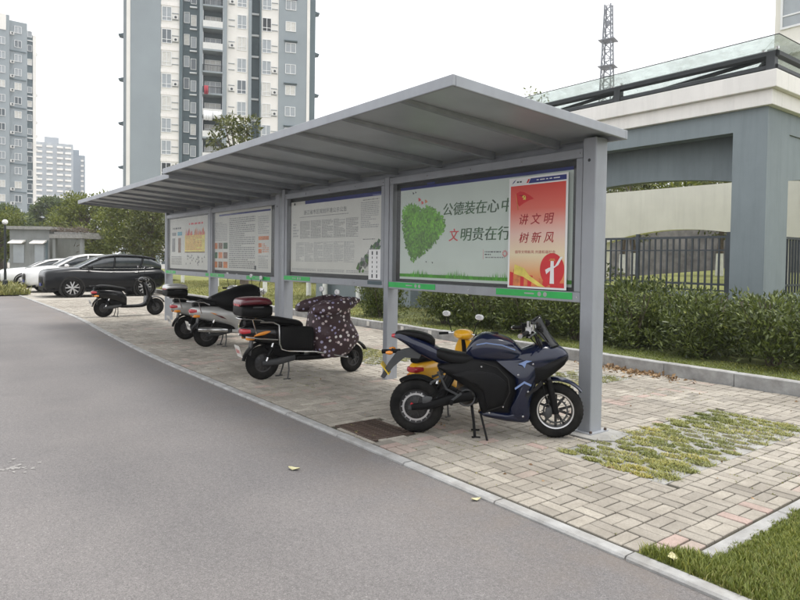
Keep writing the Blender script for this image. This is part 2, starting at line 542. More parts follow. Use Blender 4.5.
def empty(name, loc=(0, 0, 0), rz=0.0, label=None, cat=None, group=None):
    o = bpy.data.objects.new(name, None)
    o.empty_display_size = 0.2
    COL.objects.link(o)
    o.location = loc
    o.rotation_euler = (0, 0, rz)
    return tag(o, label, cat, group)
def copy_tree(o, parent=None):
    c = o.copy()
    COL.objects.link(c)
    if parent:
        c.parent = parent
    for ch in list(o.children):
        copy_tree(ch, c)
    return c
def struct(name, mb, m=None, **k):
    return tag(mb.build(name, None, m, **k), kind='structure')
def put(name, me, parent, loc=(0, 0, 0), rz=0.0, sc=1.0):
    o = link(name, me, parent)
    o.location = loc
    o.rotation_euler = (0, 0, rz)
    o.scale = (sc, sc, sc) if not hasattr(sc, '__len__') else sc
    return o
_cur = bpy.data.curves.new('lettering', 'FONT')
_tob = bpy.data.objects.new('lettering_source', _cur)
def text_mesh(s, u, v, size, y, wmax=None, shear=0.0, bold=0.0):
    """lettering in the XZ plane facing -Y, lower-left at (u, v), cap height about size"""
    _cur.body = s
    _cur.size = 1.0
    _cur.shear = shear
    _cur.offset = bold
    COL.objects.link(_tob)
    bpy.context.view_layer.update()
    me = bpy.data.meshes.new_from_object(_tob.evaluated_get(bpy.context.evaluated_depsgraph_get()))
    COL.objects.unlink(_tob)
    co = np.empty(len(me.vertices)*3)
    me.vertices.foreach_get('co', co)
    co = co.reshape(-1, 3)
    if len(co) == 0:
        return me
    mn, mx = co.min(0), co.max(0)
    sz = size/(mx[1]-mn[1])
    sx = sz if not wmax else wmax/(mx[0]-mn[0])
    out = np.stack([u+(co[:, 0]-mn[0])*sx, np.full(len(co), y), v+(co[:, 1]-mn[1])*sz], 1)
    me.vertices.foreach_set('co', out.ravel())
    me.materials.clear()
    me.update()
    return me
def lettering(name, parent, m, s, u, v, size, y, wmax=None, shear=0.0, bold=0.0):
    me = text_mesh(s, u, v, size, y, wmax, shear, bold)
    me.materials.append(MATS[m])
    return link(name, me, parent)

# ------------------------------------------------------------------ vegetation helpers
def np_mesh(name, V, F, m, tone=None, smooth=False):
    me = bpy.data.meshes.new(name)
    n = F.shape[1]
    me.vertices.add(len(V))
    me.vertices.foreach_set('co', V.astype(np.float32).ravel())
    me.loops.add(F.size)
    me.loops.foreach_set('vertex_index', F.astype(np.int32).ravel())
    me.polygons.add(len(F))
    me.polygons.foreach_set('loop_start', np.arange(0, F.size, n, dtype=np.int32))
    if tone is not None:
        a = me.attributes.new('tone', 'FLOAT', 'FACE')
        a.data.foreach_set('value', np.asarray(tone, dtype=np.float32))
    me.materials.append(MATS[m])
    me.update(calc_edges=True)
    me.validate()
    return me
def leaf_cloud(name, pts, outward, size, m, rng, aspect=0.42, droop=0.3, upward=0.4):
    """folded diamond leaves at pts"""
    N = len(pts)
    d = outward + rng.normal(0, 0.75, (N, 3)) + np.array([0, 0, upward-droop])
    d /= np.linalg.norm(d, axis=1)[:, None]+1e-9
    u = rng.normal(0, 1, (N, 3)) + np.array([0, 0, 1.2])
    s = np.cross(d, u)
    s /= np.linalg.norm(s, axis=1)[:, None]+1e-9
    nrm = np.cross(s, d)
    L = size*rng.uniform(0.65, 1.3, N)[:, None]
    W = L*aspect*0.5
    a = pts
    t = pts+d*L
    mid = pts+d*L*0.45
    V = np.stack([a, mid+s*W+nrm*W*0.35, t, mid-s*W+nrm*W*0.35], 1).reshape(-1, 3)
    b = np.arange(N)*4
    F = np.concatenate([np.stack([b, b+1, b+2], 1), np.stack([b, b+2, b+3], 1)])
    tn = np.clip(rng.beta(2, 2.6, N), 0, 1)
    return np_mesh(name, V, F, m, np.concatenate([tn, tn]))
def clump_points(clumps, dens, rng):
    P, O = [], []
    for (c, r) in clumps:
        r = np.array(r if hasattr(r, '__len__') else (r, r, r*0.8), float)
        n = max(12, int(dens*(r[0]*r[1]*r[2])**(2/3)))
        d = rng.normal(0, 1, (n, 3))
        d /= np.linalg.norm(d, axis=1)[:, None]
        rad = rng.uniform(0, 1, n)**0.42
        P.append(np.array(c)+d*rad[:, None]*r)
        O.append(d)
    return np.concatenate(P), np.concatenate(O)
def make_tree(name, x, y, z0, h, trunk_h, r_crown, label, seed, leaf='tree_leaf', dens=420, size=0.16, white=0.0, group=None, trunk_r=0.10, gap=1.0, bare=False, nclump=26):
    rng = np.random.default_rng(seed)
    t = empty(name, (x, y, z0), 0, label, 'tree', group)
    tb = MB()
    lean = rng.normal(0, 0.04, 2)
    top = Vector((lean[0]*h, lean[1]*h, trunk_h))
    pts = [Vector((0, 0, -0.1)), Vector((lean[0]*0.3, lean[1]*0.3, trunk_h*0.5)), top, Vector((lean[0]*h*1.3, lean[1]*h*1.3, trunk_h+(h-trunk_h)*0.7))]
    zs = white
    tb.tube(pts, [trunk_r*1.25, trunk_r, trunk_r*0.8, trunk_r*0.18], 10, 'bark')
    clumps = []
    nb = nclump
    for i in range(nb):
        a = i*2.399+rng.uniform(-.4, .4)
        f = (i+0.5)/nb
        zz = trunk_h*0.85+(h-trunk_h*0.85)*(0.08+0.86*f)
        env = r_crown*(0.35+0.65*sin(pi*min(1, 0.22+0.75*f)))
        rr = env*rng.uniform(0.35, 0.95)
        c = np.array([lean[0]*zz+cos(a)*rr, lean[1]*zz+sin(a)*rr, zz-r_crown*0.10])
        cr = r_crown*rng.uniform(0.20, 0.38)*gap
        clumps.append((c, (cr, cr, cr*0.72)))
        s0 = top.lerp(pts[3], min(1, max(0.0, f*0.8-0.05)))
        mid = s0.lerp(Vector(c), 0.55)+Vector((0, 0, -0.06*h*0.2))
        tb.tube([s0, mid, Vector(c)], [trunk_r*0.42*(1-0.55*f), trunk_r*0.22, trunk_r*0.08], 5, 'bark')
    tb.build('trunk', t, smooth=True)
    if white:
        wb = MB()
        k = white/(trunk_h*0.5)
        wb.tube([pts[0]+Vector((0, 0, .1)), pts[0].lerp(pts[1], min(1, k))], [trunk_r*1.32, trunk_r*1.12], 12, 'limewash')
        wb.build('limewash_band', t, smooth=True)
    if not bare:
        P, O = clump_points(clumps, dens, rng)
        link('crown', leaf_cloud('crown', P, O, size, leaf, rng), t)
    return t
def grass_field(name, poly_fn, n, x0, x1, y0, y1, z, h, m, seed, width=0.006, parent=None, zfn=None):
    rng = np.random.default_rng(seed)
    P = np.stack([rng.uniform(x0, x1, n), rng.uniform(y0, y1, n)], 1)
    P = P[poly_fn(P[:, 0], P[:, 1])]
    N = len(P)
    a = rng.uniform(0, 2*pi, N)
    hh = h*rng.uniform(0.45, 1.25, N)*(0.75+0.35*np.sin(P[:, 0]*3.1+1)*np.sin(P[:, 1]*2.7))
    ln = rng.uniform(0.15, 0.85, N)*hh
    dx, dy = np.cos(a), np.sin(a)
    wv = width*rng.uniform(0.6, 1.4, N)
    zz = np.full(N, z) if zfn is None else zfn(P[:, 0], P[:, 1])
    b = np.stack([P[:, 0], P[:, 1], zz], 1)
    sx = np.stack([-dy*wv, dx*wv, np.zeros(N)], 1)
    mid = b+np.stack([dx*ln*0.35, dy*ln*0.35, hh*0.62], 1)
    tip = b+np.stack([dx*ln, dy*ln, hh], 1)
    V = np.stack([b-sx, b+sx, mid+sx*0.7, mid-sx*0.7, tip], 1).reshape(-1, 3)
    k = np.arange(N)*5
    F = np.concatenate([np.stack([k, k+1, k+2], 1), np.stack([k, k+2, k+3], 1), np.stack([k+3, k+2, k+4], 1)])
    tn = np.clip(rng.beta(2.2, 2.6, N)+0.18*np.sin(P[:, 0]*1.9)*np.sin(P[:, 1]*2.3+1), 0, 1)
    me = np_mesh(name, V, F, m, np.concatenate([tn, tn, tn]))
    return tag(link(name, me, parent), kind='stuff')

# ------------------------------------------------------------------ ground and road
def kerb_y(x):
    if x > -9.5: return 3.15
    t = min(1, (-9.5-x)/11.0)
    return 3.15 + 0.42*t*t*(3-2*t)
g = MB(); g.box(-900, 900, -700, 900, -0.5, -0.03)
struct('ground', g, 'far_paving')
g = MB()
xs = [20, 5, 0, -5, -9.5, -12, -14, -16, -18, -20.5, -30, -45, -80, -200]
g.poly([(x, kerb_y(x)+0.06, 0) for x in xs]+[(-200, -40, 0), (20, -40, 0)][::1])
struct('road', g, 'asphalt')
KERB = tag(empty('kerb'), kind='structure')
x = 6.0
kk = random.Random(3)
while x > -40:
    L = 1.0 if x > -22 else 3.0
    a, b = x-L+0.006, x-0.006
    kb = MB()
    ya, yb = kerb_y(a), kerb_y(b)
    dz = kk.uniform(-.003, .003)
    z1 = 0.024+dz
    vs = [(a,ya,-.05),(b,yb,-.05),(b,yb+.095,-.05),(a,ya+.095,-.05),(a,ya,z1-.012),(b,yb,z1-.012),(b,yb+.095,z1-.004),(a,ya+.095,z1-.004),(a,ya+.012,z1),(b,yb+.012,z1),(b,yb+.09,z1),(a,ya+.09,z1)]
    fs = [(0,1,5,4),(4,5,9,8),(8,9,10,11),(10,9,5,6),(11,10,6,7),(6,2,3,7),(1,2,6,5),(3,0,4,7),(8,11,7,4)]
    fs = [(0,1,5,4),(4,5,9,8),(8,9,10,11),(11,10,6,7),(7,6,2,3),(1,2,6,10,9,5),(0,4,8,11,7,3)]
    kb.add(vs, fs, 'kerb_stone')
    kb.build('kerb_stone', KERB)
    x -= L

# pavement bed and pavers
PAVE = MB()
px = [-1.70, -5, -9.5, -12, -14, -16, -18, -20.5, -26.0]
PAVE.poly([(-26.0, 8.76, .008), (-1.70, 8.76, .008)][::-1] + [(x, kerb_y(x)+0.085, .008) for x in px][::-1])
PAVE = struct('pavement', PAVE, 'joint_earth')
GRASS_RECTS = [(-3.5, -2.5, 4.43, 7.2), (-6.0, -5.1, 6.2, 8.1), (-9.75, -8.0, 5.7, 6.75), (-14.5, -13.2, 6.0, 7.0)]
DRAIN = (-5.30, -4.66, 3.32, 3.80)
POST_PADS = [(-3.98, -3.38, 4.95, 5.45)]
def clip(x0, x1, y0, y1):
    # pavers are cut where they meet the strips, the drain and the kerbs
    for (a, b, c, d) in GRASS_RECTS+[DRAIN]+POST_PADS:
        if x1 > a+.004 and x0 < b-.004 and y1 > c+.004 and y0 < d-.004:
            cuts = [(x1-a, 0), (b-x0, 1), (y1-c, 2), (d-y0, 3)]
            k = min(cuts)[1]
            if k == 0: x1 = a
            elif k == 1: x0 = b
            elif k == 2: y1 = c
            else: y0 = d
    y0 = max(y0, kerb_y((x0+x1)/2)+.097)
    y1 = min(y1, 8.748)
    x1 = min(x1, -1.782)
    if x1-x0 < .03 or y1-y0 < .03: return None
    return x0, x1, y0, y1
def in_view(x, y):
    d = Vector((x, y, -CAM_H))
    z = d.dot(fw)
    if z < 0.5: return False
    return abs(d.dot(rt2)/z) < 0.625+0.05 and -d.dot(up2)/z < (600-276.7)/640+.03
BL = 0.20
br = random.Random(11)
bricks = []
for i in range(-130, -7):
    for j in range(11, 42):
        X, Y = i*BL, 3.27+(j-12)*BL
        for k in range(2):
            if (i+j) % 2:
                r = (X+k*BL/2, X+(k+1)*BL/2, Y, Y+BL, 1)
            else:
                r = (X, X+BL, Y+k*BL/2, Y+(k+1)*BL/2, 0)
            rr4 = clip(*r[:4])
            if rr4 is None: continue
            cut = max(abs(p-q) for p, q in zip(rr4, r[:4])) > .002
            r = (*rr4, r[4], cut)
            cx, cy = (r[0]+r[1])/2, (r[2]+r[3])/2
            red = any(abs(cx-q) < 0.11 for q in (-4.38, -6.98, -9.6, -12.2, -14.8)) and br.random() < 0.5
            if cx > -2.0 and br.random() < 0.15: red = True
            if not red and br.random() < 0.012: red = True
            tone = br.uniform(0.87, 1.0) if red else min(0.83, max(0.0, br.gauss(0.45, 0.2)))
            bricks.append((cx, cy, r, tone))
bricks.sort(key=lambda b: ((0 if in_view(b[0], b[1]) else 1), b[0]**2+b[1]**2))
BM = {}
G_ = 0.0055
for o_ in (0, 1):
    for tn in range(12):
        hx, hy = ((BL/2-G_, BL/4-G_), (BL/4-G_, BL/2-G_))[o_]
        mb = MB()
        mb.bbox(-hx, hx, -hy, hy, -0.03, 0.0, 0.004, 'paver', tn/11)
        mb.tones[0] = tn/11+1e-4
        BM[(o_, tn)] = mb.mesh('brick')
for (cx, cy, r, tone) in bricks[:300]:
    if r[5]:
        mb = MB(); hx, hy = (r[1]-r[0])/2-G_, (r[3]-r[2])/2-G_
        mb.bbox(-hx, hx, -hy, hy, -0.03, 0.0, 0.004, 'paver', tone); mb.tones[0] = tone+1e-4
        me = mb.mesh('brick')
    else:
        me = BM[(r[4], round(tone*11))]
    o = put('brick', me, PAVE, (cx+br.uniform(-.0015, .0015), cy+br.uniform(-.0015, .0015), 0.022+br.uniform(-.003, .002)), br.gauss(0, .004))
    o.rotation_euler = (br.gauss(0, .006), br.gauss(0, .006), br.gauss(0, .005))
rest = MB()
for (cx, cy, r, tone) in bricks[300:]:
    dz = br.uniform(-.003, .003)
    rest.bbox(r[0]+G_, r[1]-G_, r[2]+G_, r[3]-G_, -0.02, 0.022+dz, 0.004, 'paver', tone)
tag(rest.build('brick_paving', PAVE), kind='stuff')
# moss and weeds in the joints
rng = np.random.default_rng(51)
n_ = 5200
jx = np.where(rng.random(n_) < .5, np.round(rng.uniform(-9.5, -1.8, n_)/BL)*BL, rng.uniform(-9.5, -1.8, n_))
jy = np.where(jx == np.round(jx/BL)*BL, rng.uniform(3.26, 8.7, n_), 3.27+np.round(rng.uniform(0, 27, n_))*BL)
dens_ = np.sin(jx*1.7+2)*np.sin(jy*1.9)+.6*np.sin(jx*4.1)*np.sin(jy*3.3+1)
keep = (rng.normal(0, .4, n_)+dens_ > .45) & (jx < -1.8)
jx, jy = jx[keep], jy[keep]
rep = np.repeat(np.arange(len(jx)), 5)
P = np.stack([jx[rep]+rng.normal(0, .010, len(rep)), jy[rep]+rng.normal(0, .010, len(rep)), np.full(len(rep), .016)], 1)
tag(link('joint_moss', leaf_cloud('joint_moss', P, np.stack([rng.normal(0, .6, len(P)), rng.normal(0, .6, len(P)), np.ones(len(P))*.4], 1), .014, 'grass_dry', rng, .4, 0, .3), PAVE), kind='stuff')
far = MB(); far.poly([(-26.0, kerb_y(-26)+.1, .012), (-26.0, 14, .012), (-60, 14, .012), (-60, 3.65, .012)])
struct('parking_bay', far, 'far_paving')

# grass paver strips : concrete lattice with soil pockets and tufts
def pocket_centres(rc):
    out = []
    a, b, c, d = rc
    j = 0
    y = c+0.06
    while y < d-0.03:
        x = a+0.07+(0.12 if j % 2 else 0)
        while x < b-0.04:
            out.append((x, y)); x += 0.24
        y += 0.13; j += 1
    return out
for gi, rc in enumerate(GRASS_RECTS):
    a, b, c, d = rc
    mb = MB(); mb.box(a+.004, b-.004, c+.004, d-.004, -0.02, 0.016)
    st = struct('grass_paver_strip', mb, 'concrete')
    cs = pocket_centres(rc)
    soil = MB()
    for (x, y) in cs:
        soil.poly([(x+0.092*cos(q), y+0.046*sin(q), 0.0185) for q in [2*pi*k/10 for k in range(10)]])
    o = soil.build('soil_pocket', st, 'soil'); tag(o, kind='stuff')
    rng = np.random.default_rng(20+gi)
    nb = 330 if gi == 0 else 160
    CC = np.array(cs)+rng.normal(0, .012, (len(cs), 2))
    prad = rng.uniform(.75, 1.25, len(CC))
    vig = np.clip(0.78+0.4*np.sin(CC[:, 0]*3.3+1.0)*np.sin(CC[:, 1]*2.2+0.4)+rng.normal(0, .22, len(CC)), 0.12, 1.15)
    rep = np.repeat(np.arange(len(CC)), (nb*vig).astype(int))
    ang = rng.uniform(0, 2*pi, len(rep)); rad = np.sqrt(rng.uniform(0, 1, len(rep)))
    rad = rad*prad[rep]
    P = CC[rep]+np.stack([0.108*rad*np.cos(ang), 0.060*rad*np.sin(ang)], 1)
    ns = int((b-a)*(d-c)*2600)
    ex = np.stack([rng.uniform(a+.02, b-.02, ns), rng.uniform(c+.02, d-.02, ns)], 1)
    ex = ex[np.sin(ex[:, 0]*4.3+1)*np.sin(ex[:, 1]*3.1)+rng.normal(0, .35, len(ex)) > .25]
    P = np.concatenate([P, ex]); rep = np.concatenate([rep, rng.integers(0, len(CC), len(ex))])
    N = len(P)
    hh = (0.013 if gi == 0 else 0.018)*rng.uniform(.5, 1.5, N)*(0.6+0.6*vig[rep])
    aa = rng.uniform(0, 2*pi, N)
    ln = hh*rng.uniform(.5, 2.6, N)
    bse = np.stack([P[:, 0], P[:, 1], np.full(N, .017)], 1)
    sx = np.stack([-np.sin(aa), np.cos(aa), np.zeros(N)], 1)*0.0042
    tip = bse+np.stack([np.cos(aa)*ln, np.sin(aa)*ln, hh], 1)
    V = np.stack([bse-sx, bse+sx, tip], 1).reshape(-1, 3)
    F = np.arange(N*3).reshape(-1, 3)
    tn = np.clip(rng.beta(2, 2, N)*0.7+rng.normal(.12, .18, len(CC))[rep]+0.22*np.sin(P[:, 0]*5)*np.sin(P[:, 1]*2.5), 0, 1)
    tag(link('grass', np_mesh('grass', V, F, 'grass_dry' if gi else 'grass_fresh', tn), st), kind='stuff')

# concrete pad of the shelter post, back kerb, side kerb
pad = MB()
for (a, b, c, d) in POST_PADS:
    pad.prism([(a, c+.08, -.02), (a+.1, c, -.02), (b-.12, c+.03, -.02), (b, c+.16, -.02), (b-.05, d-.02, -.02), (b-.3, d, -.02), (a+.05, d-.03, -.02)], (0, 0, .048))
struct('post_footing', pad, 'concrete')
BK = tag(empty('back_kerb'), kind='structure')
x = 5.0
sq = [-13.49, -12.54, -11.21, -10.26, -9.3, -8.35, -14.4]
while x > -40:
    mb = MB()
    dz = kk.uniform(-.006, .006)
    mb.bbox(x-0.995, x-0.005, 8.755+kk.uniform(-.004, .004), 8.90, -.05, .20+dz, .012, 'kerb_stone')
    s_ = mb.build('kerb_stone', BK)
    for q in sq:
        if x-1 < q <= x:
            pb = MB(); pb.box(q-.05, q+.05, 8.738, 8.750, .06, .17)
            pb.build('socket_plate', s_, 'plate_white')
    x -= 1.0
SK = tag(empty('side_kerb'), kind='structure')
y = 3.52
while y < 8.7:
    mb = MB(); y1 = min(y+1.0, 8.74)
    mb.bbox(-1.775, -1.68, y+.004, y1-.004, -.05, .038, .012, 'kerb_stone'); mb.build('kerb_stone', SK); y = y1
# lawn corner by the road
g = MB()
g.poly([(-2.0, 3.246, .024), (6, 3.246, .024), (6, 8.75, .024), (-1.68, 8.75, .024), (-1.68, 3.52, .024), (-1.78, 3.52, .024)])
struct('lawn_corner', g, 'moss_ground')
def corner(x, y):
    return (y > 3.238) & ((x > -1.69+.02*np.sin(y*23)+.015*np.sin(y*61)) | ((x > -1.98) & (y < 3.50-(-1.80-x)*1.0) & (y < 3.5)))
grass_field('grass', corner, 60000, -2.0, -0.55, 3.25, 5.3, .02, .055, 'grass_blade', 5, .0032)
grass_field('grass', corner, 45000, -1.7, 3.0, 3.25, 8.7, .02, .05, 'grass_blade', 6, .005)
grass_field('grass', lambda x, y: corner(x, y) & (np.sin(x*4.1+.5)*np.sin(y*3.7+1)+.5*np.sin(x*9)*np.sin(y*11) > .15), 26000, -2.0, -0.3, 3.24, 5.3, .02, .045, 'grass_dry', 15, .0035)
# planting strip behind the kerb, then lawn
g = MB(); g.poly([(-14.2, 8.90, .17), (12, 8.90, .17), (12, 14.2, .17), (-14.2, 14.2, .17)])
struct('planting_bed', g, 'moss_ground')
grass_field('grass', lambda x, y: y > 8.9, 26000, -11, 2.5, 8.91, 9.9, .165, .035, 'grass_blade', 8, .006)
g = MB(); g.poly([(-14.2, 8.90, .15), (-14.2, 30, .15), (-80, 30, .15), (-80, 14, .15), (-40, 14, .15), (-40, 8.90, .15)])
struct('lawn', g, 'lawn_ground')
grass_field('grass', lambda x, y: y > 8.9, 60000, -40, -9, 8.92, 20, .15, .08, 'grass_dry', 9, .013)
# verge by the far road bend
g = MB(); g.poly([(-29.5, 3.0, .05), (-29.5, 3.9, .05), (-33.5, 4.2, .05), (-60, 4.4, .05), (-60, .5, .05), (-33, 1.9, .05)])
struct('verge', g, 'lawn_ground')
grass_field('grass', lambda x, y: y > 2.1, 12000, -44, -29.5, 2.1, 4.0, .05, .35, 'grass_dry', 10, .03)

# storm drain grate
dg = empty('drain_grate', (-4.98, 3.56, 0), 0, 'rusty brown metal drain grating set in the paving beside the kerb', 'drain grate')
mb = MB(); mb.box(-.30, .30, -.22, .22, -.2, -.02); mb.build('pit', dg, 'dark_pit')
mb = MB()
for (a, b, c, d) in ((-.32, .32, -.24, -.215), (-.32, .32, .215, .24), (-.32, -.295, -.2145, .2145), (.295, .32, -.2145, .2145)):
    mb.box(a, b, c, d, -.03, .022)
mb.build('frame', dg, 'rust')
bar = MB(); bar.box(-.008, .008, -.214, .214, -.03, .019); bm_ = bar.mesh('bar'); bm_.materials.append(MATS['rust'])
for k in range(14):
    put('bar', bm_, dg, (-.275+k*.0423, 0, 0))
bar = MB(); bar.box(-.294, .294, -.007, .007, -.025, .0165); bm2 = bar.mesh('cross_bar'); bm2.materials.append(MATS['rust'])
for k in range(4):
    put('cross_bar', bm2, dg, (0, -.15+k*.1, 0))

# small litter
def fallen_leaf(x, y, z, size, rz, m, label, cat='leaf', seed=0):
    rr = random.Random(seed)
    mb = MB()
    prof = [(-.5, .03), (-.3, .2), (0, .28), (.3, .17), (.5, .02)]
    top_ = [(p*size, w_*size, .012+.25*size*abs(p)) for p, w_ in prof]
    mid_ = [(p*size, 0, .004+.2*size*abs(p)) for p, w_ in prof]
    low_ = [(p*size, -w_*size, .010+.3*size*abs(p)) for p, w_ in prof]
    n = len(prof)
    mb.add(top_+mid_+low_, [(i, i+n, i+n+1, i+1) for i in range(n-1)]+[(i+n, i+2*n, i+2*n+1, i+n+1) for i in range(n-1)], m)
    o = mb.build('fallen_leaf', None, smooth=True)
    o.location = (x, y, z); o.rotation_euler = (0, 0, rz)
    return tag(o, label, cat)
mat('leaf_pale', (0.50, 0.47, 0.28), 0.7, var=0.2, scale=30)
fallen_leaf(-4.41, 2.39, 0.0, .10, 0.6, 'leaf_pale', 'pale yellow fallen leaf lying alone on the asphalt')
fallen_leaf(-3.12, 3.10, 0.0, .07, 1.2, 'leaf_pale', 'small cream scrap of leaf against the kerb near the motorcycle')
fallen_leaf(-1.80, 3.29, 0.045, .09, 2.2, 'leaf_pale', 'long pale leaf lying on the grass corner behind the kerb')
rng = np.random.default_rng(31)
P = np.stack([rng.normal(-5.45, .45, 340), 8.70-np.abs(rng.normal(0, .16, 340)), rng.uniform(.025, .05, 340)], 1)
tag(link('leaf_litter', leaf_cloud('leaf_litter', P, np.stack([rng.normal(0, 1, 340), rng.normal(0, 1, 340), np.zeros(340)], 1), .07, 'dry_leaf', rng, .6, .4, .1)), 'heap of dry brown leaves blown against the back kerb', 'leaf litter', None, 'stuff')
P = np.stack([rng.uniform(-9, -1.9, 120), rng.uniform(3.3, 8.6, 120), rng.uniform(.024, .03, 120)], 1)
tag(link('scattered_leaves', leaf_cloud('scattered_leaves', P, np.stack([rng.normal(0, 1, 120), rng.normal(0, 1, 120), np.zeros(120)], 1), .035, 'dry_leaf', rng, .6, .4, .1)), 'small dry leaves scattered over the brick paving', 'leaf litter', None, 'stuff')
mb = MB()
rr = random.Random(5)
for k in range(46):
    q = rr.uniform(0, 2*pi); d = abs(rr.gauss(0, .10)); s_ = rr.uniform(.004, .02)
    cx, cy = -5.69+d*1.2*cos(q), .66+d*sin(q)
    mb.poly([(cx+s_*rr.uniform(.6, 1.3)*cos(t_), cy+s_*rr.uniform(.6, 1.3)*sin(t_), .003+.00003*k) for t_ in [2*pi*i/7 for i in range(7)]])
tag(mb.build('paint_splash', None, 'white_blot'), 'white splash mark on the open asphalt', 'splash mark', None, 'stuff')

# ------------------------------------------------------------------ shelters with display boards
FY0, FY1 = -0.055, 0.055          # frame depth around the post plane
def rect(mb, u0, u1, v0, v1, y, m=None, tone=.5):
    mb.quad((u0, y, v0), (u1, y, v0), (u1, y, v1), (u0, y, v1), m, tone)
def text_block(mb, u0, u1, v0, v1, rows, y, m, rr, cols=1, fill=.9, word=.05):
    dv = (v1-v0)/rows
    du = (u1-u0)/cols
    for r in range(rows):
        v = v1-(r+.5)*dv
        for c in range(cols):
            a = u0+c*du; e = a+du*(fill if rr.random() > .25 else fill*rr.uniform(.3, .9))
            while a < e:
                w_ = min(e-a, rr.uniform(.4, 1.6)*word)
                rect(mb, a, a+w_, v-dv*.27, v+dv*.27, y, m); a += w_+word*.35
SHELTER_GROUP = 'bicycle shelters with notice boards'
def shelter_frame(loc, label, post_hole=True):
    t = empty('notice_board_shelter', loc, 0, label, 'shelter', SHELTER_GROUP)
    # main post, runs up to the roof
    mb = MB(); mb.box(-.075, .075, -.09, .09, -.02, 2.835)
    o = mb.build('post', t, 'grey_paint', bevel=.012)
    mb = MB(); mb.lathe([(0, .0015), (.016, .0015)], (.0, -.09, 2.62), (0, -1, 0), 12, 'black_lining'); mb.build('bolt_hole', o)
    mb = MB(); mb.box(-.12, .12, -.14, .14, .0, .036); mb.build('base_plate', o, 'grey_paint')
    for bx in (-.098, .098):
        for by in (-.115, .115):
            mb = MB(); mb.lathe([(0, .022), (.011, .022), (.014, .016), (.014, 0)], (bx, by, .036), (0, 0, 1), 6, 'rust'); mb.build('anchor_bolt', o)
    for u in (-3.265, -6.27):
        mb = MB(); mb.box(u-.05, u+.05, -.06, .12, -.02, 2.765 if u > -4 else 2.83)
        mb.build('leg', t, 'grey_paint', bevel=.008)
    # frames
    for (a, b) in ((-3.205, -.10), (-6.21, -3.325)):
        mb = MB()
        mb.box(a, b, FY0, FY1, 2.66, 2.75); mb.box(a, b, FY0, FY1, 1.26, 1.36)
        mb.box(a, a+.075, FY0, FY1, 1.361, 2.659); mb.box(b-.075, b, FY0, FY1, 1.361, 2.659)
        f = mb.build('display_frame', t, 'grey_paint', bevel=.006)
        for q in (.012, .25, .5, .75, .988):
            for v in (1.31, 2.705):
                if v < 2 and a+(b-a)*q < 9:
                    mb = MB(); mb.lathe([(0, .003), (.007, .003), (.009, 0)], (a+(b-a)*q, FY0, v), (0, -1, 0), 8, 'chrome'); mb.build('screw', f)
                else:
                    mb = MB(); mb.lathe([(0, .003), (.008, .003), (.010, 0)], (a+(b-a)*q, FY0, v), (0, -1, 0), 8, 'chrome'); mb.build('screw', f)
        mb = MB(); mb.box(a+.076, b-.076, .012, .05, 1.362, 2.658); mb.build('back_panel', f, 'black_lining')
        mb = MB(); mb.box(a+.0755, b-.0755, -.042, -.037, 1.3615, 2.6585); mb.build('glass_pane', f, 'board_glass')
    # roof: sheet rising to the front, fascia all round, rafters below
    X0, X1 = -6.36, 0.26
    def zr(y): return 2.86+(.1-y)*.052      # underside of the sheet falls to the back
    YF, YB = -2.08, .13
    mb = MB()
    mb.prism([(X1-.03, YF+.03, zr(YF+.03)-.006), (X1-.03, YB-.03, zr(YB-.03)-.006), (X1-.03, YB-.03, zr(YB-.03)+.02), (X1-.03, YF+.03, zr(YF+.03)+.02)], (X0-X1+.06, 0, 0))
    roof = mb.build('roof', t, 'roof_sheet')
    h = .085
    def fascia(p, q, d):
        m_ = MB()
        m_.prism([(p[0], p[1], zr(p[1])-h+.03), (q[0], q[1], zr(q[1])-h+.03), (q[0], q[1], zr(q[1])+.03), (p[0], p[1], zr(p[1])+.03)], d)
        m_.build('fascia', roof, 'grey_paint', bevel=.006)
    fascia((X0, YF, 0), (X1, YF, 0), (0, .03, 0))
    fascia((X0, YB-.03, 0), (X1, YB-.03, 0), (0, .03, 0))
    fascia((X1, YF+.0305, 0), (X1, YB-.0305, 0), (-.03, 0, 0))
    fascia((X0, YF+.0305, 0), (X0, YB-.0305, 0), (.03, 0, 0))
    rm = MB()
    ya, yb = YF+.08, YB-.16
    rm.add([(-.045, ya, zr(ya)-.007), (.045, ya, zr(ya)-.007), (.045, yb, zr(yb)-.007), (-.045, yb, zr(yb)-.007),
            (-.03, ya, zr(ya)-.032), (.03, ya, zr(ya)-.032), (.03, yb, zr(yb)-.085), (-.03, yb, zr(yb)-.085)],
           [(0,1,2,3),(7,6,5,4),(0,4,5,1),(1,5,6,2),(2,6,7,3),(3,7,4,0)], 'rafter_paint')
    rme = rm.mesh('rafter')
    n = 7
    for k in range(n):
        put('rafter', rme, roof, (X1-.03-(k+.75)*(X1-X0-.06)/(n+.4), 0, 0))
    # purlin that carries the rear of the roof over the boards
    m_ = MB(); m_.box(X0+.05, -.08, .0, .075, 2.755, 2.81); m_.build('purlin', t, 'rafter_paint')
    return t
S1 = shelter_frame((-3.73, 5.22, 0), 'grey metal shelter whose board shows a green heart of leaves')
S2 = shelter_frame((-10.36, 5.32, -.05), 'grey metal shelter whose boards hold newspaper style notices and orange pictures')
YP = .008     # poster plane, in front of the back panel
def L_(k): return YP-.0012*k
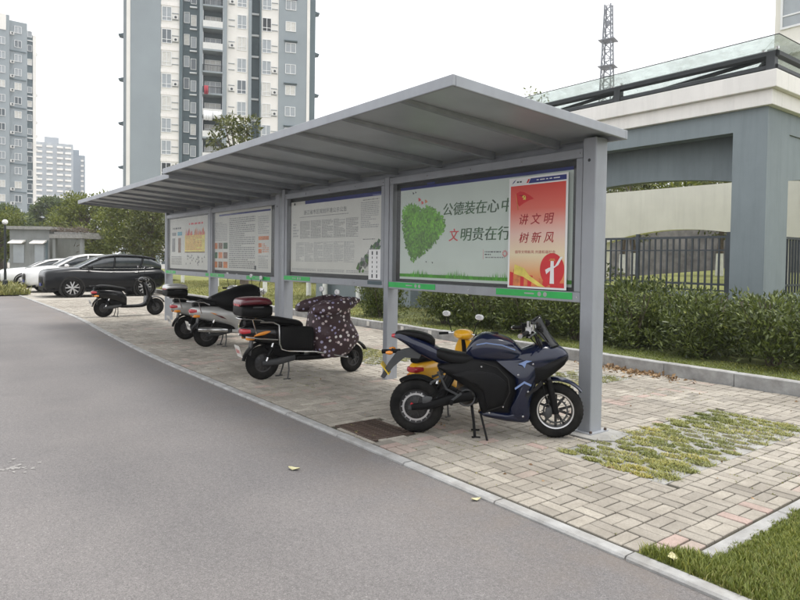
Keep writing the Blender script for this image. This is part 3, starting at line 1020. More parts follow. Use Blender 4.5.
def sticker(t, u0, u1, v0=1.285, v1=1.352, marks=2):
    mb = MB(); mb.box(u0, u1, FY0-.004, FY0-.001, v0, v1)
    s_ = mb.build('green_sticker', t, 'green_vinyl')
    m2 = MB()
    c = (u0+u1)/2
    rect(m2, c-.10, c+.03, (v0+v1)/2-.006, (v0+v1)/2+.008, FY0-.0052)
    for k in range(marks):
        cx = c+.10+k*.075
        m3 = MB(); m3.poly([(cx+.024*cos(q), FY0-.0052, (v0+v1)/2+.024*sin(q)) for q in [2*pi*i/14 for i in range(14)]])
        m3.build('sticker_mark', s_, 'ink_pale')
    m2.build('sticker_mark', s_, 'ink_pale')
for t, spans in ((S1, ((-3.20, -2.24), (-1.21, -.19), (-6.33, -5.33))), (S2, ((-6.66+.02, -5.5), (-3.5, -2.45), (-1.35, -.33)))):
    for (a, b) in spans:
        sticker(t, max(a, -6.32), b)
# ---- board A of the near shelter: heart of leaves and slogan
pa = MB(); rect(pa, -3.04, -.25, 1.40, 2.60, L_(0)); PA = pa.build('heart_poster', S1, 'paper_green')
PA['label'] = 'pale green poster with a heart of leaves and a two line slogan'
mb = MB(); rect(mb, -3.04, -.25, 2.565, 2.60, L_(1)); rect(mb, -2.5, -2.35, 2.605, 2.63, L_(1)); mb.build('header_band', PA, 'ink_blue')
hb = MB()
hfill = MB(); hfill.poly([(-2.56+(x+2.56)*.93, L_(.7), 2.03+(z-2.03)*.93) for x, z in [(-2.96, 2.34), (-2.85, 2.36), (-2.72, 2.33), (-2.60, 2.28), (-2.48, 2.30), (-2.36, 2.28), (-2.23, 2.22), (-2.145, 2.13), (-2.17, 2.01), (-2.30, 1.89), (-2.48, 1.78), (-2.64, 1.70), (-2.77, 1.65), (-2.86, 1.74), (-2.93, 1.86), (-2.975, 2.02), (-2.99, 2.2)]], 'print_leaf', .2)
hfill.build('heart_ground', PA)
rr = random.Random(4)
heart = [(-2.96, 2.34), (-2.85, 2.375), (-2.72, 2.345), (-2.60, 2.29), (-2.48, 2.315), (-2.36, 2.285), (-2.23, 2.22), (-2.145, 2.13), (-2.17, 2.01), (-2.30, 1.89), (-2.48, 1.78), (-2.64, 1.70), (-2.77, 1.65), (-2.86, 1.74), (-2.93, 1.86), (-2.975, 2.02), (-2.99, 2.2)]
def inside(x, y, poly):
    c = False
    for i in range(len(poly)):
        (x1, y1), (x2, y2) = poly[i-1], poly[i]
        if (y1 > y) != (y2 > y) and x < (x2-x1)*(y-y1)/(y2-y1)+x1:
            c = not c
    return c
k = 0
while k < 2600:
    x, z = rr.uniform(-3.0, -2.12), rr.uniform(1.63, 2.40)
    if not inside(x, z, heart): continue
    a = rr.uniform(0, 2*pi); s_ = rr.uniform(.014, .034)
    tn = min(1, max(0, rr.gauss(.5, .28)+(z-2.1)*.9))
    hb.add([(x, L_(1)-k*8e-7, z), (x+s_*cos(a-.5), L_(1)-k*8e-7, z+s_*sin(a-.5)), (x+1.7*s_*cos(a), L_(1)-k*8e-7, z+1.7*s_*sin(a)), (x+s_*cos(a+.5), L_(1)-k*8e-7, z+s_*sin(a+.5))], [(0,1,2,3)], 'print_leaf', tn)
    k += 1
tag(hb.build('heart_print', PA), kind='stuff')
for du, ly in ((0, 1), (.007, 1.3), (.0035, 1.6)):
    lettering('slogan', PA, 'ink_green', '公德装在心', -2.185+du, 2.195, .155, L_(ly), .93, .12, .004)
    lettering('slogan', PA, 'ink_green', '中', -1.215+du, 2.195, .15, L_(ly), .17, .12, .004)
    lettering('slogan', PA, 'ink_red', '文', -2.075+du, 1.885, .15, L_(ly), .17, .12, .004)
    lettering('slogan', PA, 'ink_green', '明贵在行', -1.87+du, 1.885, .155, L_(ly), .80, .12, .004)
mb = MB()
for (x, z, s_, m_) in ((-2.66, 2.40, .05, 'ink_red'), (-2.60, 2.36, .045, 'ink_red'), (-2.53, 2.37, .05, 'ink_orange'), (-2.78, 2.50, .03, 'ink_dark'), (-2.73, 2.51, .025, 'ink_dark'), (-2.5, 1.62, .02, 'ink_dark'), (-2.38, 1.61, .022, 'ink_dark')):
    mb.poly([(x, L_(2), z), (x+s_, L_(2), z+.35*s_), (x+.4*s_, L_(2), z+.9*s_), (x-.2*s_, L_(2), z+s_)], m_)
mb.build('bird_print', PA)
gb = MB()
for k in range(620):
    x = rr.uniform(-3.03, -.30); hgt = rr.uniform(.02, .12)*(.7+.3*sin(x*9)); ln = rr.uniform(-.02, .02)
    gb.add([(x-.006, L_(1)-k*1e-6, 1.43), (x+.006, L_(1)-k*1e-6, 1.43), (x+ln, L_(1)-k*1e-6, 1.43+hgt)], [(0,1,2)], 'print_grass', rr.random())
rect(gb, -3.04, -.25, 1.43, 1.47, L_(.6), 'print_grass', .3)
tag(gb.build('grass_print', PA), kind='stuff')
mb = MB()
for k, (a, b, z, m_) in enumerate(((-1.46, -1.20, 1.755, 'ink_dark'), (-1.46, -1.22, 1.725, 'ink_dark'), (-1.45, -1.15, 1.692, 'ink_grey'))):
    text_block(mb, a, b, z-.012, z+.012, 1, L_(1), m_, rr, 1, 1.0, .03)
rect(mb, -1.485, -1.48, 1.67, 1.78, L_(1), 'ink_red')
for (cx, cz, rr_) in ((-1.15, 1.735, .038), (-1.07, 1.735, .04)):
    for q in range(10):
        a0, a1 = 2*pi*q/10, 2*pi*(q+.6)/10
        mb.poly([(cx+rr_*.5*cos(a0), L_(1), cz+rr_*.5*sin(a0)), (cx+rr_*cos(a0), L_(1), cz+rr_*sin(a0)), (cx+rr_*cos(a1), L_(1), cz+rr_*sin(a1)), (cx+rr_*.5*cos(a1), L_(1), cz+rr_*.5*sin(a1))], 'ink_red')
mb.build('stamp_print', PA)
# ---- board B: notice with tables and a map
pb = MB(); rect(pb, -6.10, -3.44, 1.42, 2.60, L_(0)); PB = pb.build('notice_sheet', S1, 'paper_white')
PB['label'] = 'large white notice with a printed title, two grey tables and a small map'
mb = MB(); rect(mb, -5.62, -3.44, 2.545, 2.60, L_(1), 'ink_blue'); rect(mb, -6.0, -5.95, 2.545, 2.585, L_(1), 'ink_dark'); mb.build('header_band', PB)
lettering('title', PB, 'ink_dark', '浙江省市区规划环境公示公告', -5.66, 2.37, .075, L_(1), 1.3)
mb = MB()
for (a, b, c, d, rows, cols, m_) in ((-5.78, -4.02, 1.98, 2.27, 17, 5, 'ink_grey'), (-5.92, -4.12, 1.60, 1.92, 18, 6, 'ink_pale'), (-6.02, -5.82, 2.0, 2.24, 5, 1, 'ink_pale'), (-3.98, -3.5, 2.10, 2.48, 14, 1, 'ink_pale'), (-5.8, -4.2, 2.325, 2.345, 1, 1, 'ink_grey'), (-6.05, -3.5, 1.445, 1.49, 2, 3, 'ink_pale'), (-3.92, -3.6, 1.93, 1.95, 1, 1, 'ink_dark'), (-3.93, -3.5, 2.49, 2.515, 1, 1, 'ink_grey')):
    text_block(mb, a, b, c, d, rows, L_(1), m_, rr, cols, .93, .04)
mb.build('table_print', PB)
mb = MB()
for k in range(150):
    t_ = rr.random(); x = -4.0+.5*t_+rr.gauss(0, .035); z = 1.54+.34*t_+rr.gauss(0, .035); s_ = rr.uniform(.015, .04)
    mb.poly([(x+s_*cos(q+.3)*1.2, L_(1.2)-k*3e-6, z+s_*sin(q+.3)) for q in (0, 1.5, 3.2, 4.6)], rr.choice(('ink_green', 'print_leaf', 'ink_grey', 'ink_dark')))
mb.build('map_print', PB)
# ---- far shelter boards
pc = MB(); rect(pc, -3.27, -.42, 1.43, 2.66, L_(0)); PC = pc.build('notice_sheet', S2, 'paper_white')
PC['label'] = 'white notice sheet with text columns and rows of orange pictures'
mb = MB()
rect(mb, -2.9, -.45, 2.575, 2.61, L_(1), 'ink_blue')
for k, z in enumerate((1.94, 1.74, 1.54)):
    for q in range(3):
        rect(mb, -3.2+q*.27, -2.98+q*.27, z-.06, z+.07, L_(1), ('ink_orange', 'ink_green', 'ink_brown')[(k+q*2) % 3] if k != 2 else ('ink_orange', 'ink_brown', 'ink_orange')[q])
rect(mb, -.96, -.52, 2.04, 2.11, L_(1), 'ink_orange')
for z in (1.94, 1.83):
    rect(mb, -.96, -.82, z-.04, z+.04, L_(1), 'ink_orange')
text_block(mb, -.78, -.5, 1.80, 1.98, 5, L_(1), 'ink_orange', rr, 1, .9, .04)
text_block(mb, -.96, -.5, 1.50, 1.75, 7, L_(1), 'ink_pale', rr, 1, .9, .04)
text_block(mb, -2.35, -1.05, 1.48, 2.52, 26, L_(1), 'ink_grey', rr, 1, .95, .06)
text_block(mb, -3.2, -2.42, 2.05, 2.45, 11, L_(1), 'ink_pale', rr, 1, .95, .05)
text_block(mb, -.98, -.5, 2.15, 2.5, 9, L_(1), 'ink_pale', rr, 1, .95, .05)
rect(mb, -1.13, -1.05, 1.47, 1.55, L_(2), 'ink_dark')
mb.build('column_print', PC)
pd = MB(); rect(pd, -6.12, -3.42, 1.41, 2.64, L_(0)); PD = pd.build('notice_sheet', S2, 'paper_white')
PD['label'] = 'white notice sheet with a yellow and red panel and two brown figures'
mb = MB()
rect(mb, -5.03, -3.72, 1.82, 2.22, L_(1), 'ink_yellow')
rect(mb, -5.03, -3.72, 1.80, 1.825, L_(1), 'ink_brown')
text_block(mb, -4.98, -3.78, 1.86, 2.2, 9, L_(1.5), 'ink_orange', rr, 1, .9, .05)
for k in range(30):
    x = -5.0+rr.random()*1.27; mb.poly([(x, L_(2)-k*1e-5, 2.2), (x+.09, L_(2)-k*1e-5, 2.22), (x+.05, L_(2)-k*1e-5, 2.3+rr.random()*.1)], rr.choice(('ink_red', 'ink_orange')))
text_block(mb, -4.75, -3.8, 2.44, 2.52, 1, L_(1), 'ink_red', rr, 1, .95, .14)
text_block(mb, -5.9, -5.3, 2.36, 2.44, 1, L_(1), 'ink_dark', rr, 1, 1, .12)
rect(mb, -5.95, -5.65, 2.22, 2.30, L_(1), 'ink_grey'); rect(mb, -5.55, -5.22, 2.22, 2.31, L_(1), 'ink_teal')
rect(mb, -5.95, -5.72, 1.82, 2.16, L_(1), 'ink_grey'); rect(mb, -5.5, -5.3, 1.80, 2.16, L_(1), 'ink_brown')
text_block(mb, -6.0, -5.2, 1.50, 1.72, 6, L_(1), 'ink_grey', rr, 1, .95, .05)
for k in range(26):
    x, z = rr.uniform(-4.98, -3.76), rr.uniform(1.50, 1.72); mb.poly([(x, L_(1), z), (x+.07, L_(1), z+.01), (x+.03, L_(1), z+.06)], 'ink_grey')
mb.build('picture_print', PD)

# ---- red poster pasted over the near board's glass, white note on the second board
def grad_mat():
    m, t, bs, co = new_mat('print_red_gradient')
    sp = t.nodes.new('ShaderNodeSeparateXYZ'); t.links.new(co, sp.inputs[0])
    mr = t.nodes.new('ShaderNodeMapRange'); mr.inputs[1].default_value = 0.0; mr.inputs[2].default_value = 1.10
    t.links.new(sp.outputs[2], mr.inputs[0])
    c = _ramp(t, mr.outputs[0], [(0.0, (0.66, 0.08, 0.04)), (0.14, (0.74, 0.34, 0.12)), (0.32, (0.78, 0.66, 0.44)), (0.52, (0.77, 0.52, 0.44)), (0.76, (0.70, 0.14, 0.10)), (1.0, (0.66, 0.05, 0.035))])
    t.links.new(c, bs.inputs['Base Color']); bs.inputs['Roughness'].default_value = .45
grad_mat()
RP = empty('red_poster', (-4.78, 5.22-.046, 1.37), 0, 'red and white poster with a flag and large red characters taped on the glass', 'poster')
mb = MB(); mb.box(0, .78, -.003, 0, 0, 1.17); mb.build('sheet', RP, 'paper_clean')
mb = MB(); rect(mb, .025, .755, .02, 1.085, -.0045); mb.build('red_print', RP, 'print_red_gradient')
mb = MB(); mb.poly([(.27, -.0045, 1.10), (.76, -.0045, 1.10), (.76, -.0045, 1.15), (.30, -.0045, 1.15)], 'ink_blue'); mb.poly([(.24, -.0045, 1.105), (.265, -.0045, 1.105), (.29, -.0045, 1.145), (.265, -.0045, 1.145)], 'ink_red')
mb.poly([(.04, -.0045, 1.105), (.075, -.0045, 1.125), (.10, -.0045, 1.155), (.065, -.0045, 1.135)], 'ink_blue')
rr2 = random.Random(8)
text_block(mb, .38, .72, 1.118, 1.136, 1, -.0055, 'paper_clean', rr2, 1, 1, .05); text_block(mb, .11, .22, 1.11, 1.14, 1, -.0045, 'ink_dark', rr2, 1, 1, .03)
mb.build('header_band', RP)
fl = MB()
fl.poly([(.095, -.0055, 1.00), (.16, -.0055, 1.025), (.22, -.0055, 1.01), (.29, -.0055, .975), (.35, -.0055, .935), (.29, -.0055, .925), (.22, -.0055, .90), (.15, -.0055, .865), (.12, -.0055, .90)], 'ink_red')
fl.poly([(.095, -.0058, 1.00), (.105, -.0058, 1.00), (.14, -.0058, .83), (.128, -.0058, .83)], 'ink_orange')
fl.poly([(.13, -.0058, .985), (.20, -.0058, .985), (.27, -.0058, .95), (.20, -.0058, .965)], 'ink_darkred')
c_ = (.215, .955)
pts = []
for k in range(12):
    a = -2.2+k*.34; pts.append((c_[0]+.024*cos(a), -.0062, c_[1]+.022*sin(a)))
for k in range(11, -1, -1):
    a = -2.2+k*.34; pts.append((c_[0]+.016*cos(a)-.003, -.0062, c_[1]+.015*sin(a)+.004))
fl.poly(pts, 'ink_yellow')
fl.poly([(.197, -.0064, .965), (.205, -.0064, .973), (.24, -.0064, .935), (.234, -.0064, .929)], 'ink_yellow')
fl.poly([(.195, -.0066, .955), (.214, -.0066, .974), (.207, -.0066, .981), (.188, -.0066, .962)], 'ink_yellow')
fl.build('flag_print', RP)
lettering('slogan', RP, 'ink_darkred', '讲 文 明', .155, .668, .115, -.0055, .46, .2, .008)
lettering('slogan', RP, 'ink_darkred', '树 新 风', .155, .475, .115, -.0055, .46, .2, .008)
lettering('small_line', RP, 'ink_darkred', '倡导文明新风 共建和谐社会', .10, .365, .034, -.0055, .54)
mb = MB()
mb.poly([(.60+.155*cos(2*pi*k/28), -.0052, .205+.165*sin(2*pi*k/28)) if .60+.155*cos(2*pi*k/28) < .755 else (.754, -.0052, .205+.165*sin(2*pi*k/28)) for k in range(28)], 'ink_red')
mb.poly([(.575, -.006, .06), (.63, -.006, .06), (.622, -.006, .29), (.583, -.006, .29)], 'paper_clean')
mb.poly([(.56, -.0062, .29), (.645, -.0062, .29), (.63, -.0062, .315), (.575, -.0062, .315)], 'ink_orange')
mb.poly([(.53, -.0064, .155), (.575, -.0064, .19), (.68, -.0064, .25), (.735, -.0064, .335), (.70, -.0064, .33), (.64, -.0064, .24), (.56, -.0064, .22), (.515, -.0064, .20)], 'paper_clean')
for k in range(16):
    x = .03+.05*k; h_ = .05+.04*math.sin(k*1.7)+(.16 if 1 < k < 4 else .10-.012*k if k < 9 else .0)
    if x < .72:
        mb.poly([(x, -.0050-k*1e-5, .02), (min(.755, x+.075), -.0050-k*1e-5, .02), (min(.755, x+.07), -.0050-k*1e-5, .03+h_*.85), (x+.005, -.0050-k*1e-5, .02+h_)], rr2.choice(('ink_orange', 'ink_red', 'ink_orange')))
mb.poly([(.09, -.0058, .15), (.22, -.0058, .12), (.42, -.0058, .03), (.52, -.0058, .02), (.30, -.0058, .14), (.235, -.0058, .21), (.10, -.0058, .25)], 'ink_yellow')
mb.build('monument_print', RP)
NT = empty('paper_note', (-7.42, 5.22-.046, 1.37), 0, 'narrow white paper note with black marks pasted over the corner of a notice', 'note')
mb = MB(); mb.box(0, .29, -.003, 0, 0, .42); mb.build('sheet', NT, 'paper_clean')
mb = MB()
for k in range(6):
    for u in (.09, .20):
        s_ = .016 if k not in (0, 5) else .026
        rect(mb, u-s_*.6, u+s_*.6, .05+k*.064-s_, .05+k*.064+s_, -.0042)
mb.build('note_print', NT, 'ink_dark')
# teal strip under the note
mb = MB(); mb.box(-7.43, -7.09, 5.22+FY0-.0035, 5.22+FY0-.001, 1.30, 1.352)
tag(mb.build('teal_label', None, 'tower_teal'), 'dark teal label strip stuck on the frame under the white note', 'label')

# ------------------------------------------------------------------ two-wheelers
PZ = 0.022
def arc_shell(mb, cx, cz, r, a0, a1, hw, m, th=.012, n=14, crown=.02, y=0):
    vs, fs = [], []
    rows = 6
    for i in range(n+1):
        a = radians(a0+(a1-a0)*i/n)
        tp = 1-.35*abs(2*i/n-1)**3
        for j in range(rows+1):
            q = -1+2*j/rows
            for d in (0, th):
                R_ = r-d-crown*q*q
                vs.append((cx+R_*cos(a), y+q*hw*tp, cz+R_*sin(a)))
    W = (rows+1)*2
    for i in range(n):
        for j in range(rows):
            b = i*W+j*2
            fs.append((b, b+2, b+W+2, b+W))
            fs.append((b+1, b+W+1, b+W+3, b+3))
        fs.append((i*W, i*W+W, i*W+W+1, i*W+1))
        e = i*W+rows*2
        fs.append((e, e+1, e+W+1, e+W))
    fs.append(tuple([j*2 for j in range(rows+1)]+[j*2+1 for j in range(rows, -1, -1)]))
    e = n*W
    fs.append(tuple([e+j*2+1 for j in range(rows+1)]+[e+j*2 for j in range(rows, -1, -1)]))
    mb.add(vs, fs, m)
def loft_z(mb, secs, m, n=18, sub=4, p=2.5):
    """secs: (z, x_low, x_high, half_width)"""
    t = MB()
    t.loft([(z, 0, a, b, hw) for z, a, b, hw in secs], n, sub, p, m)
    mb.add([(v[2], v[1], v[0]) for v in t.v], [f[::-1] for f in t.f], m)
def crumple(mb, amp, freq, seed):
    rr = random.Random(seed); ph = [rr.uniform(0, 6) for _ in range(6)]
    out = []
    for (x, y, z) in mb.v:
        a = sin(x*freq+ph[0]+2*sin(z*freq*.7+ph[1]))*.6+sin(z*freq*1.7+ph[2]+x*freq*.8)*.4
        b = sin(y*freq*1.2+ph[3]+z*freq)*.6+sin(x*freq*2.1+ph[4])*.4
        s_ = 1 if y > 0 else -1
        out.append((x+amp*.6*b, y+amp*a*s_, z+amp*.5*b))
    mb.v = out
def wheel(parent, x, R, w, rim_r, style, y=0.0, steer=0.0, edge=None):
    ax = (0, 1, 0)
    piv = empty('wheel', (x, y, R), steer) if steer else None
    mb = MB()
    c = (0, 0, 0)
    mb.lathe([(rim_r*1.02, -w*.36), (rim_r*.90, -w*.30), (rim_r*.88, 0), (rim_r*.90, w*.30), (rim_r*1.02, w*.36), (rim_r*1.04, w*.36), (rim_r*1.04, -w*.36)], c, ax, 36, edge or 'rim_dark', closed=True)
    if style == 'spoke5':
        for k in range(5):
            for d in (-.13, .13):
                a = 2*pi*k/5+d
                a2 = 2*pi*k/5+d*2.1
                mb.tube([(.035*cos(a), 0, .035*sin(a)), (rim_r*.9*cos(a2), 0, rim_r*.9*sin(a2))], [.014, .011], 6, 'rim_dark')
    elif style == 'motor':
        mb.lathe([(0, -w*.34), (rim_r*.5, -w*.34), (rim_r*.72, -w*.26), (rim_r*.9, -w*.2), (rim_r*.9, w*.2), (rim_r*.72, w*.26), (rim_r*.5, w*.34), (0, w*.34)], c, ax, 30, 'rim_dark')
        for k in range(12):
            a = 2*pi*k/12
            mb.tube([(rim_r*.5*cos(a), -w*.345, rim_r*.5*sin(a)), (rim_r*.93*cos(a), -w*.24, rim_r*.93*sin(a))], .006, 5, 'grey_plastic')
    else:
        mb.lathe([(0, -w*.2), (rim_r*.9, -w*.16), (rim_r*.9, w*.16), (0, w*.2)], c, ax, 30, 'rim_dark')
        for k in range(6):
            a = 2*pi*k/6
            mb.tube([(.02*cos(a), -w*.22, .02*sin(a)), (rim_r*.9*cos(a), -w*.2, rim_r*.9*sin(a))], .012, 6, 'grey_plastic')
    mb.lathe([(0, -w*.62), (.022, -w*.62), (.028, -w*.4), (.028, w*.4), (.022, w*.62), (0, w*.62)], c, ax, 14, 'grey_plastic')
    o = mb.build('wheel', parent, smooth=True)
    o.location = (x, y, R)
    o.rotation_euler = (0, 0, steer)
    if piv: bpy.data.objects.remove(piv)
    t = MB()
    d = R-rim_r
    t.lathe([(rim_r, -w*.38), (rim_r+.25*d, -w*.5), (R-.35*d, -w*.48), (R-.12*d, -w*.34), (R-.02*d, -w*.15), (R, 0), (R-.02*d, w*.15), (R-.12*d, w*.34), (R-.35*d, w*.48), (rim_r+.25*d, w*.5), (rim_r, w*.38)], c, ax, 44, 'tyre', closed=True)
    for k in range(44):                       # tread grooves as shallow ribs
        a = 2*pi*k/44
        for s_ in (-1, 1):
            p0 = Vector(((R-.10*d)*cos(a), s_*w*.36, (R-.10*d)*sin(a))); p1 = Vector(((R+.001)*cos(a+.05), s_*w*.06, (R+.001)*sin(a+.05)))
            t.tube([p0, p1], .0035, 4, 'tyre', cap=False)
    t.build('tyre', o, smooth=True)
    return o
def disc(parent_wheel, r, y, m='alloy'):
    mb = MB()
    mb.lathe([(r*.86, y-.002), (r, y-.002), (r, y+.002), (r*.86, y+.002)], (0, 0, 0), (0, 1, 0), 36, m, closed=True)
    for k in range(16):
        a = 2*pi*k/16
        mb.tube([(r*.95*cos(a), y, r*.95*sin(a)), (r*1.1*cos(a), y, r*1.1*sin(a))], .006, 5, m)
    for k in range(5):
        a = 2*pi*k/5
        mb.tube([(.03*cos(a), y, .03*sin(a)), (r*.75*cos(a), y, r*.75*sin(a))], .006, 5, 'rim_dark')
    mb.build('brake_disc', parent_wheel, smooth=True)
def mirror(parent, x, y, z, bx, by, bz, back='black_plastic', rr_=.05):
    mb = MB(); mb.tube([(bx, by, bz), ((x+bx)/2-.01, (y+by)/2, (z+bz)/2+.01), (x, y, z-.03)], .006, 6, 'black_plastic')
    o = mb.build('mirror', parent, smooth=True)
    h = MB(); h.loft([(x-.018, y, z-rr_*.55, z+rr_*.55, rr_*.9), (x-.004, y, z-rr_*.72, z+rr_*.72, rr_*1.15), (x+.012, y, z-rr_*.62, z+rr_*.62, rr_*1.0), (x+.03, y, z-rr_*.25, z+rr_*.25, rr_*.5)], 16, 3, 2.4, back)
    h.build('mirror_shell', o, smooth=True)
    g_ = MB(); g_.poly([(x-.0195, y+rr_*.82*cos(q), z+rr_*.48*sin(q)) for q in [2*pi*k/16 for k in range(16)]][::-1], 'mirror_glass')
    g_.build('mirror_glass', o)
def plate_obj(parent, x, z, tilt, m, txt, w=.20, h=.15, y=0.0, ink='ink_dark'):
    mb = MB(); mb.box(-.003, .003, -w/2, w/2, -h/2, h/2)
    o = mb.build('number_plate', parent, m); o.location = (x, y, z); o.rotation_euler = (0, tilt, 0)
    me = text_mesh(txt, -w*.40, -h*.2, h*.42, 0, w*.80)
    co = np.empty(len(me.vertices)*3); me.vertices.foreach_get('co', co); co = co.reshape(-1, 3)
    me.vertices.foreach_set('co', np.stack([np.full(len(co), -.0045), -co[:, 0], co[:, 2]], 1).ravel()); me.materials.append(MATS[ink]); me.update()
    link('plate_number', me, o)

# ---- dark blue sports motorcycle
def motorcycle(loc, heading):
    t = empty('motorcycle', (*loc, PZ), heading, 'dark blue sports motorcycle with black seat parked by the end post', 'motorcycle')
    R = .255
    rw = wheel(t, 0, R, .14, .160, 'motor')
    disc(rw, .130, -.078)
    mb = MB(); mb.lathe([(0, -.10), (.018, -.10), (.022, -.09)], (0, 0, 0), (0, 1, 0), 10, 'lens_red'); mb.tube([(.0, -.092, .0), (-.05, -.092, .035)], .012, 6, 'lens_red'); mb.build('axle_cap', rw)
    fwl = wheel(t, 1.29, R, .115, .165, 'spoke5', steer=-.07)
    mb = MB()
    for s_ in (-1, 1):
        mb.lathe([(.156, s_*.044), (.168, s_*.046), (.170, s_*.040), (.157, s_*.038)], (0, 0, 0), (0, 1, 0), 40, 'alloy', closed=True)
    mb.build('rim_edge', fwl, smooth=True)
    disc(fwl, .115, -.05, 'grey_plastic')
    # swing arm, shock, motor
    mb = MB()
    for s_ in (-1, 1):
        mb.tube([(-.04, s_*.10, .255), (.10, s_*.105, .275), (.30, s_*.10, .335), (.52, s_*.07, .385)], [.022, .03, .036, .038], 8, 'black_plastic', flat=1.3)
        mb.box(-.07, .02, s_*.10-.012, s_*.10+.012, .235, .275, 'grey_plastic')
    mb.tube([(.20, -.06, .30), (.36, -.05, .62)], .034, 10, 'grey_plastic'); mb.tube([(.22, -.06, .34), (.34, -.05, .58)], .042, 10, 'black_plastic')
    mb.tube([(.18, .06, .36), (.34, .05, .60)], .03, 8, 'black_plastic')
    mb.build('swing_arm', t, smooth=True)
    mb = MB()
    mb.pillow([(.19, .64), (.36, .70), (.56, .735), (.76, .72), (.88, .62), (.95, .54), (.91, .36), (.86, .225), (.62, .205), (.55, .40), (.36, .52)], .085, .150, 'black_plastic')
    mb.build('side_cover', t, smooth=True)
    mb = MB()   # raised matte panel line and foot rest bracket
    mb.pillow([(.34, .58), (.52, .62), (.72, .60), (.84, .50), (.80, .34), (.66, .28), (.62, .42), (.50, .52)], .146, .162, 'black_plastic')
    mb.build('battery_cover', t, smooth=True)
    mb = MB()
    for s_ in (-1, 1):
        mb.tube([(.42, s_*.10, .40), (.33, s_*.16, .34), (.33, s_*.25, .34)], .012, 6, 'grey_plastic')
        mb.tube([(.33, s_*.16, .335), (.33, s_*.26, .335)], .017, 8, 'black_plastic')
        mb.tube([(.26, s_*.11, .56), (.14, s_*.14, .50), (.14, s_*.20, .50)], .011, 6, 'grey_plastic')
        mb.tube([(.20, s_*.12, .60), (.28, s_*.12, .44), (.40, s_*.11, .38)], .012, 6, 'grey_plastic')
    mb.build('foot_rest', t, smooth=True)
    # fairing
    mb = MB()
    mb.pillow([(.70, .745), (.86, .745), (1.00, .765), (1.13, .80), (1.15, .66), (1.10, .50), (1.05, .34), (1.04, .16), (.90, .155), (.86, .26), (.92, .42), (.90, .56), (.82, .66)], .10, .178, 'bike_blue', centre=(.99, .52))
    fa = mb.build('fairing', t, smooth=True)
    mb = MB(); mb.pillow([(.58, .215), (.64, .255), (.84, .235), (1.03, .27), (1.06, .19), (1.02, .142), (.84, .150), (.64, .185)], .06, .145, 'bike_blue'); mb.build('belly_pan', t, smooth=True)
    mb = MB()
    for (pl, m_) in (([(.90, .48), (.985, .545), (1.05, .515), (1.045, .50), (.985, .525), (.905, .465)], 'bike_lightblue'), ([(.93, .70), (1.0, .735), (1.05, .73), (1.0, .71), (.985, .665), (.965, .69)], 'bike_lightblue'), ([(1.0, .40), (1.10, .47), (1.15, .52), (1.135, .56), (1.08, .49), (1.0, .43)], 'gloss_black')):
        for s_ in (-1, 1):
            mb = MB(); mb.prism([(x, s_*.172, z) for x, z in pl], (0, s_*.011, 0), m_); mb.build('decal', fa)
    mb = MB()
    mb.loft([(.93, 0, .66, .80, .12), (1.04, 0, .58, .85, .165), (1.15, 0, .575, .888, .168), (1.26, 0, .61, .880, .135), (1.345, 0, .67, .84, .09), (1.395, 0, .72, .785, .04)], 22, 4, 2.3, 'bike_blue')
    no = mb.build('nose_fairing', t, smooth=True)
    mb = MB()
    for s_ in (-1, 1):
        mb.pillow([(.98, .66), (1.14, .70), (1.28, .745), (1.375, .775), (1.35, .70), (1.27, .625), (1.16, .54), (1.05, .50)], .06, .105, 'black_plastic', y=s_*.068)
    mb.build('headlight_surround', no, smooth=True)
    mb = MB()
    for s_ in (-1, 1):
        mb.loft([(1.28, s_*.07, .73, .80, .045), (1.345, s_*.055, .735, .785, .035), (1.378, s_*.04, .745, .77, .015)], 12, 3, 2.2, 'screen_tint')
    mb.build('headlight', no, smooth=True)
    ws = MB()
    vs, fs = [], []
    for i in range(9):
        q = i/8
        for j in range(11):
            a = -1+j/5
            vs.append((1.325-.185*q-.02*sin(q*pi)-.09*a*a, a*(.125-.065*q), .85+.285*q-.06*a*a*q))
    for i in range(8):
        for j in range(10):
            b = i*11+j; fs.append((b, b+1, b+12, b+11))
    ws.add(vs, fs, 'screen_glass'); wo = ws.build('windscreen', t, smooth=True)
    md = wo.modifiers.new('t', 'SOLIDIFY'); md.thickness = .004
    # tank, seats, tail
    mb = MB(); mb.loft([(.46, 0, .73, .80, .06), (.53, 0, .70, .905, .125), (.63, 0, .69, .965, .165), (.77, 0, .69, .948, .168), (.89, 0, .69, .90, .14), (.97, 0, .70, .82, .10)], 24, 5, 2.6, 'bike_blue')
    tk = mb.build('fuel_tank', t, smooth=True)
    mb = MB(); mb.lathe([(0, .012), (.035, .012), (.04, 0)], (.72, 0, .955), (0, 0, 1), 18, 'black_plastic'); mb.build('tank_cap', tk, smooth=True)
    mb = MB(); mb.loft([(.13, 0, .72, .82, .09), (.24, 0, .69, .80, .125), (.38, 0, .655, .775, .132), (.50, 0, .66, .765, .11), (.57, 0, .69, .775, .07)], 20, 5, 2.8, 'seat_vinyl'); mb.build('seat', t, smooth=True)
    mb = MB(); mb.pillow([(-.235, .915), (-.16, .952), (-.06, .93), (.10, .865), (.24, .79), (.38, .71), (.37, .635), (.20, .665), (.02, .745), (-.13, .845)], .03, .115, 'bike_blue')
    tl = mb.build('tail_fairing', t, smooth=True)
    mb = MB(); mb.loft([(-.245, 0, .895, .925, .035), (-.20, 0, .885, .935, .06), (-.15, 0, .89, .93, .07)], 14, 3, 2.4, 'lens_red'); mb.build('tail_light', tl, smooth=True)
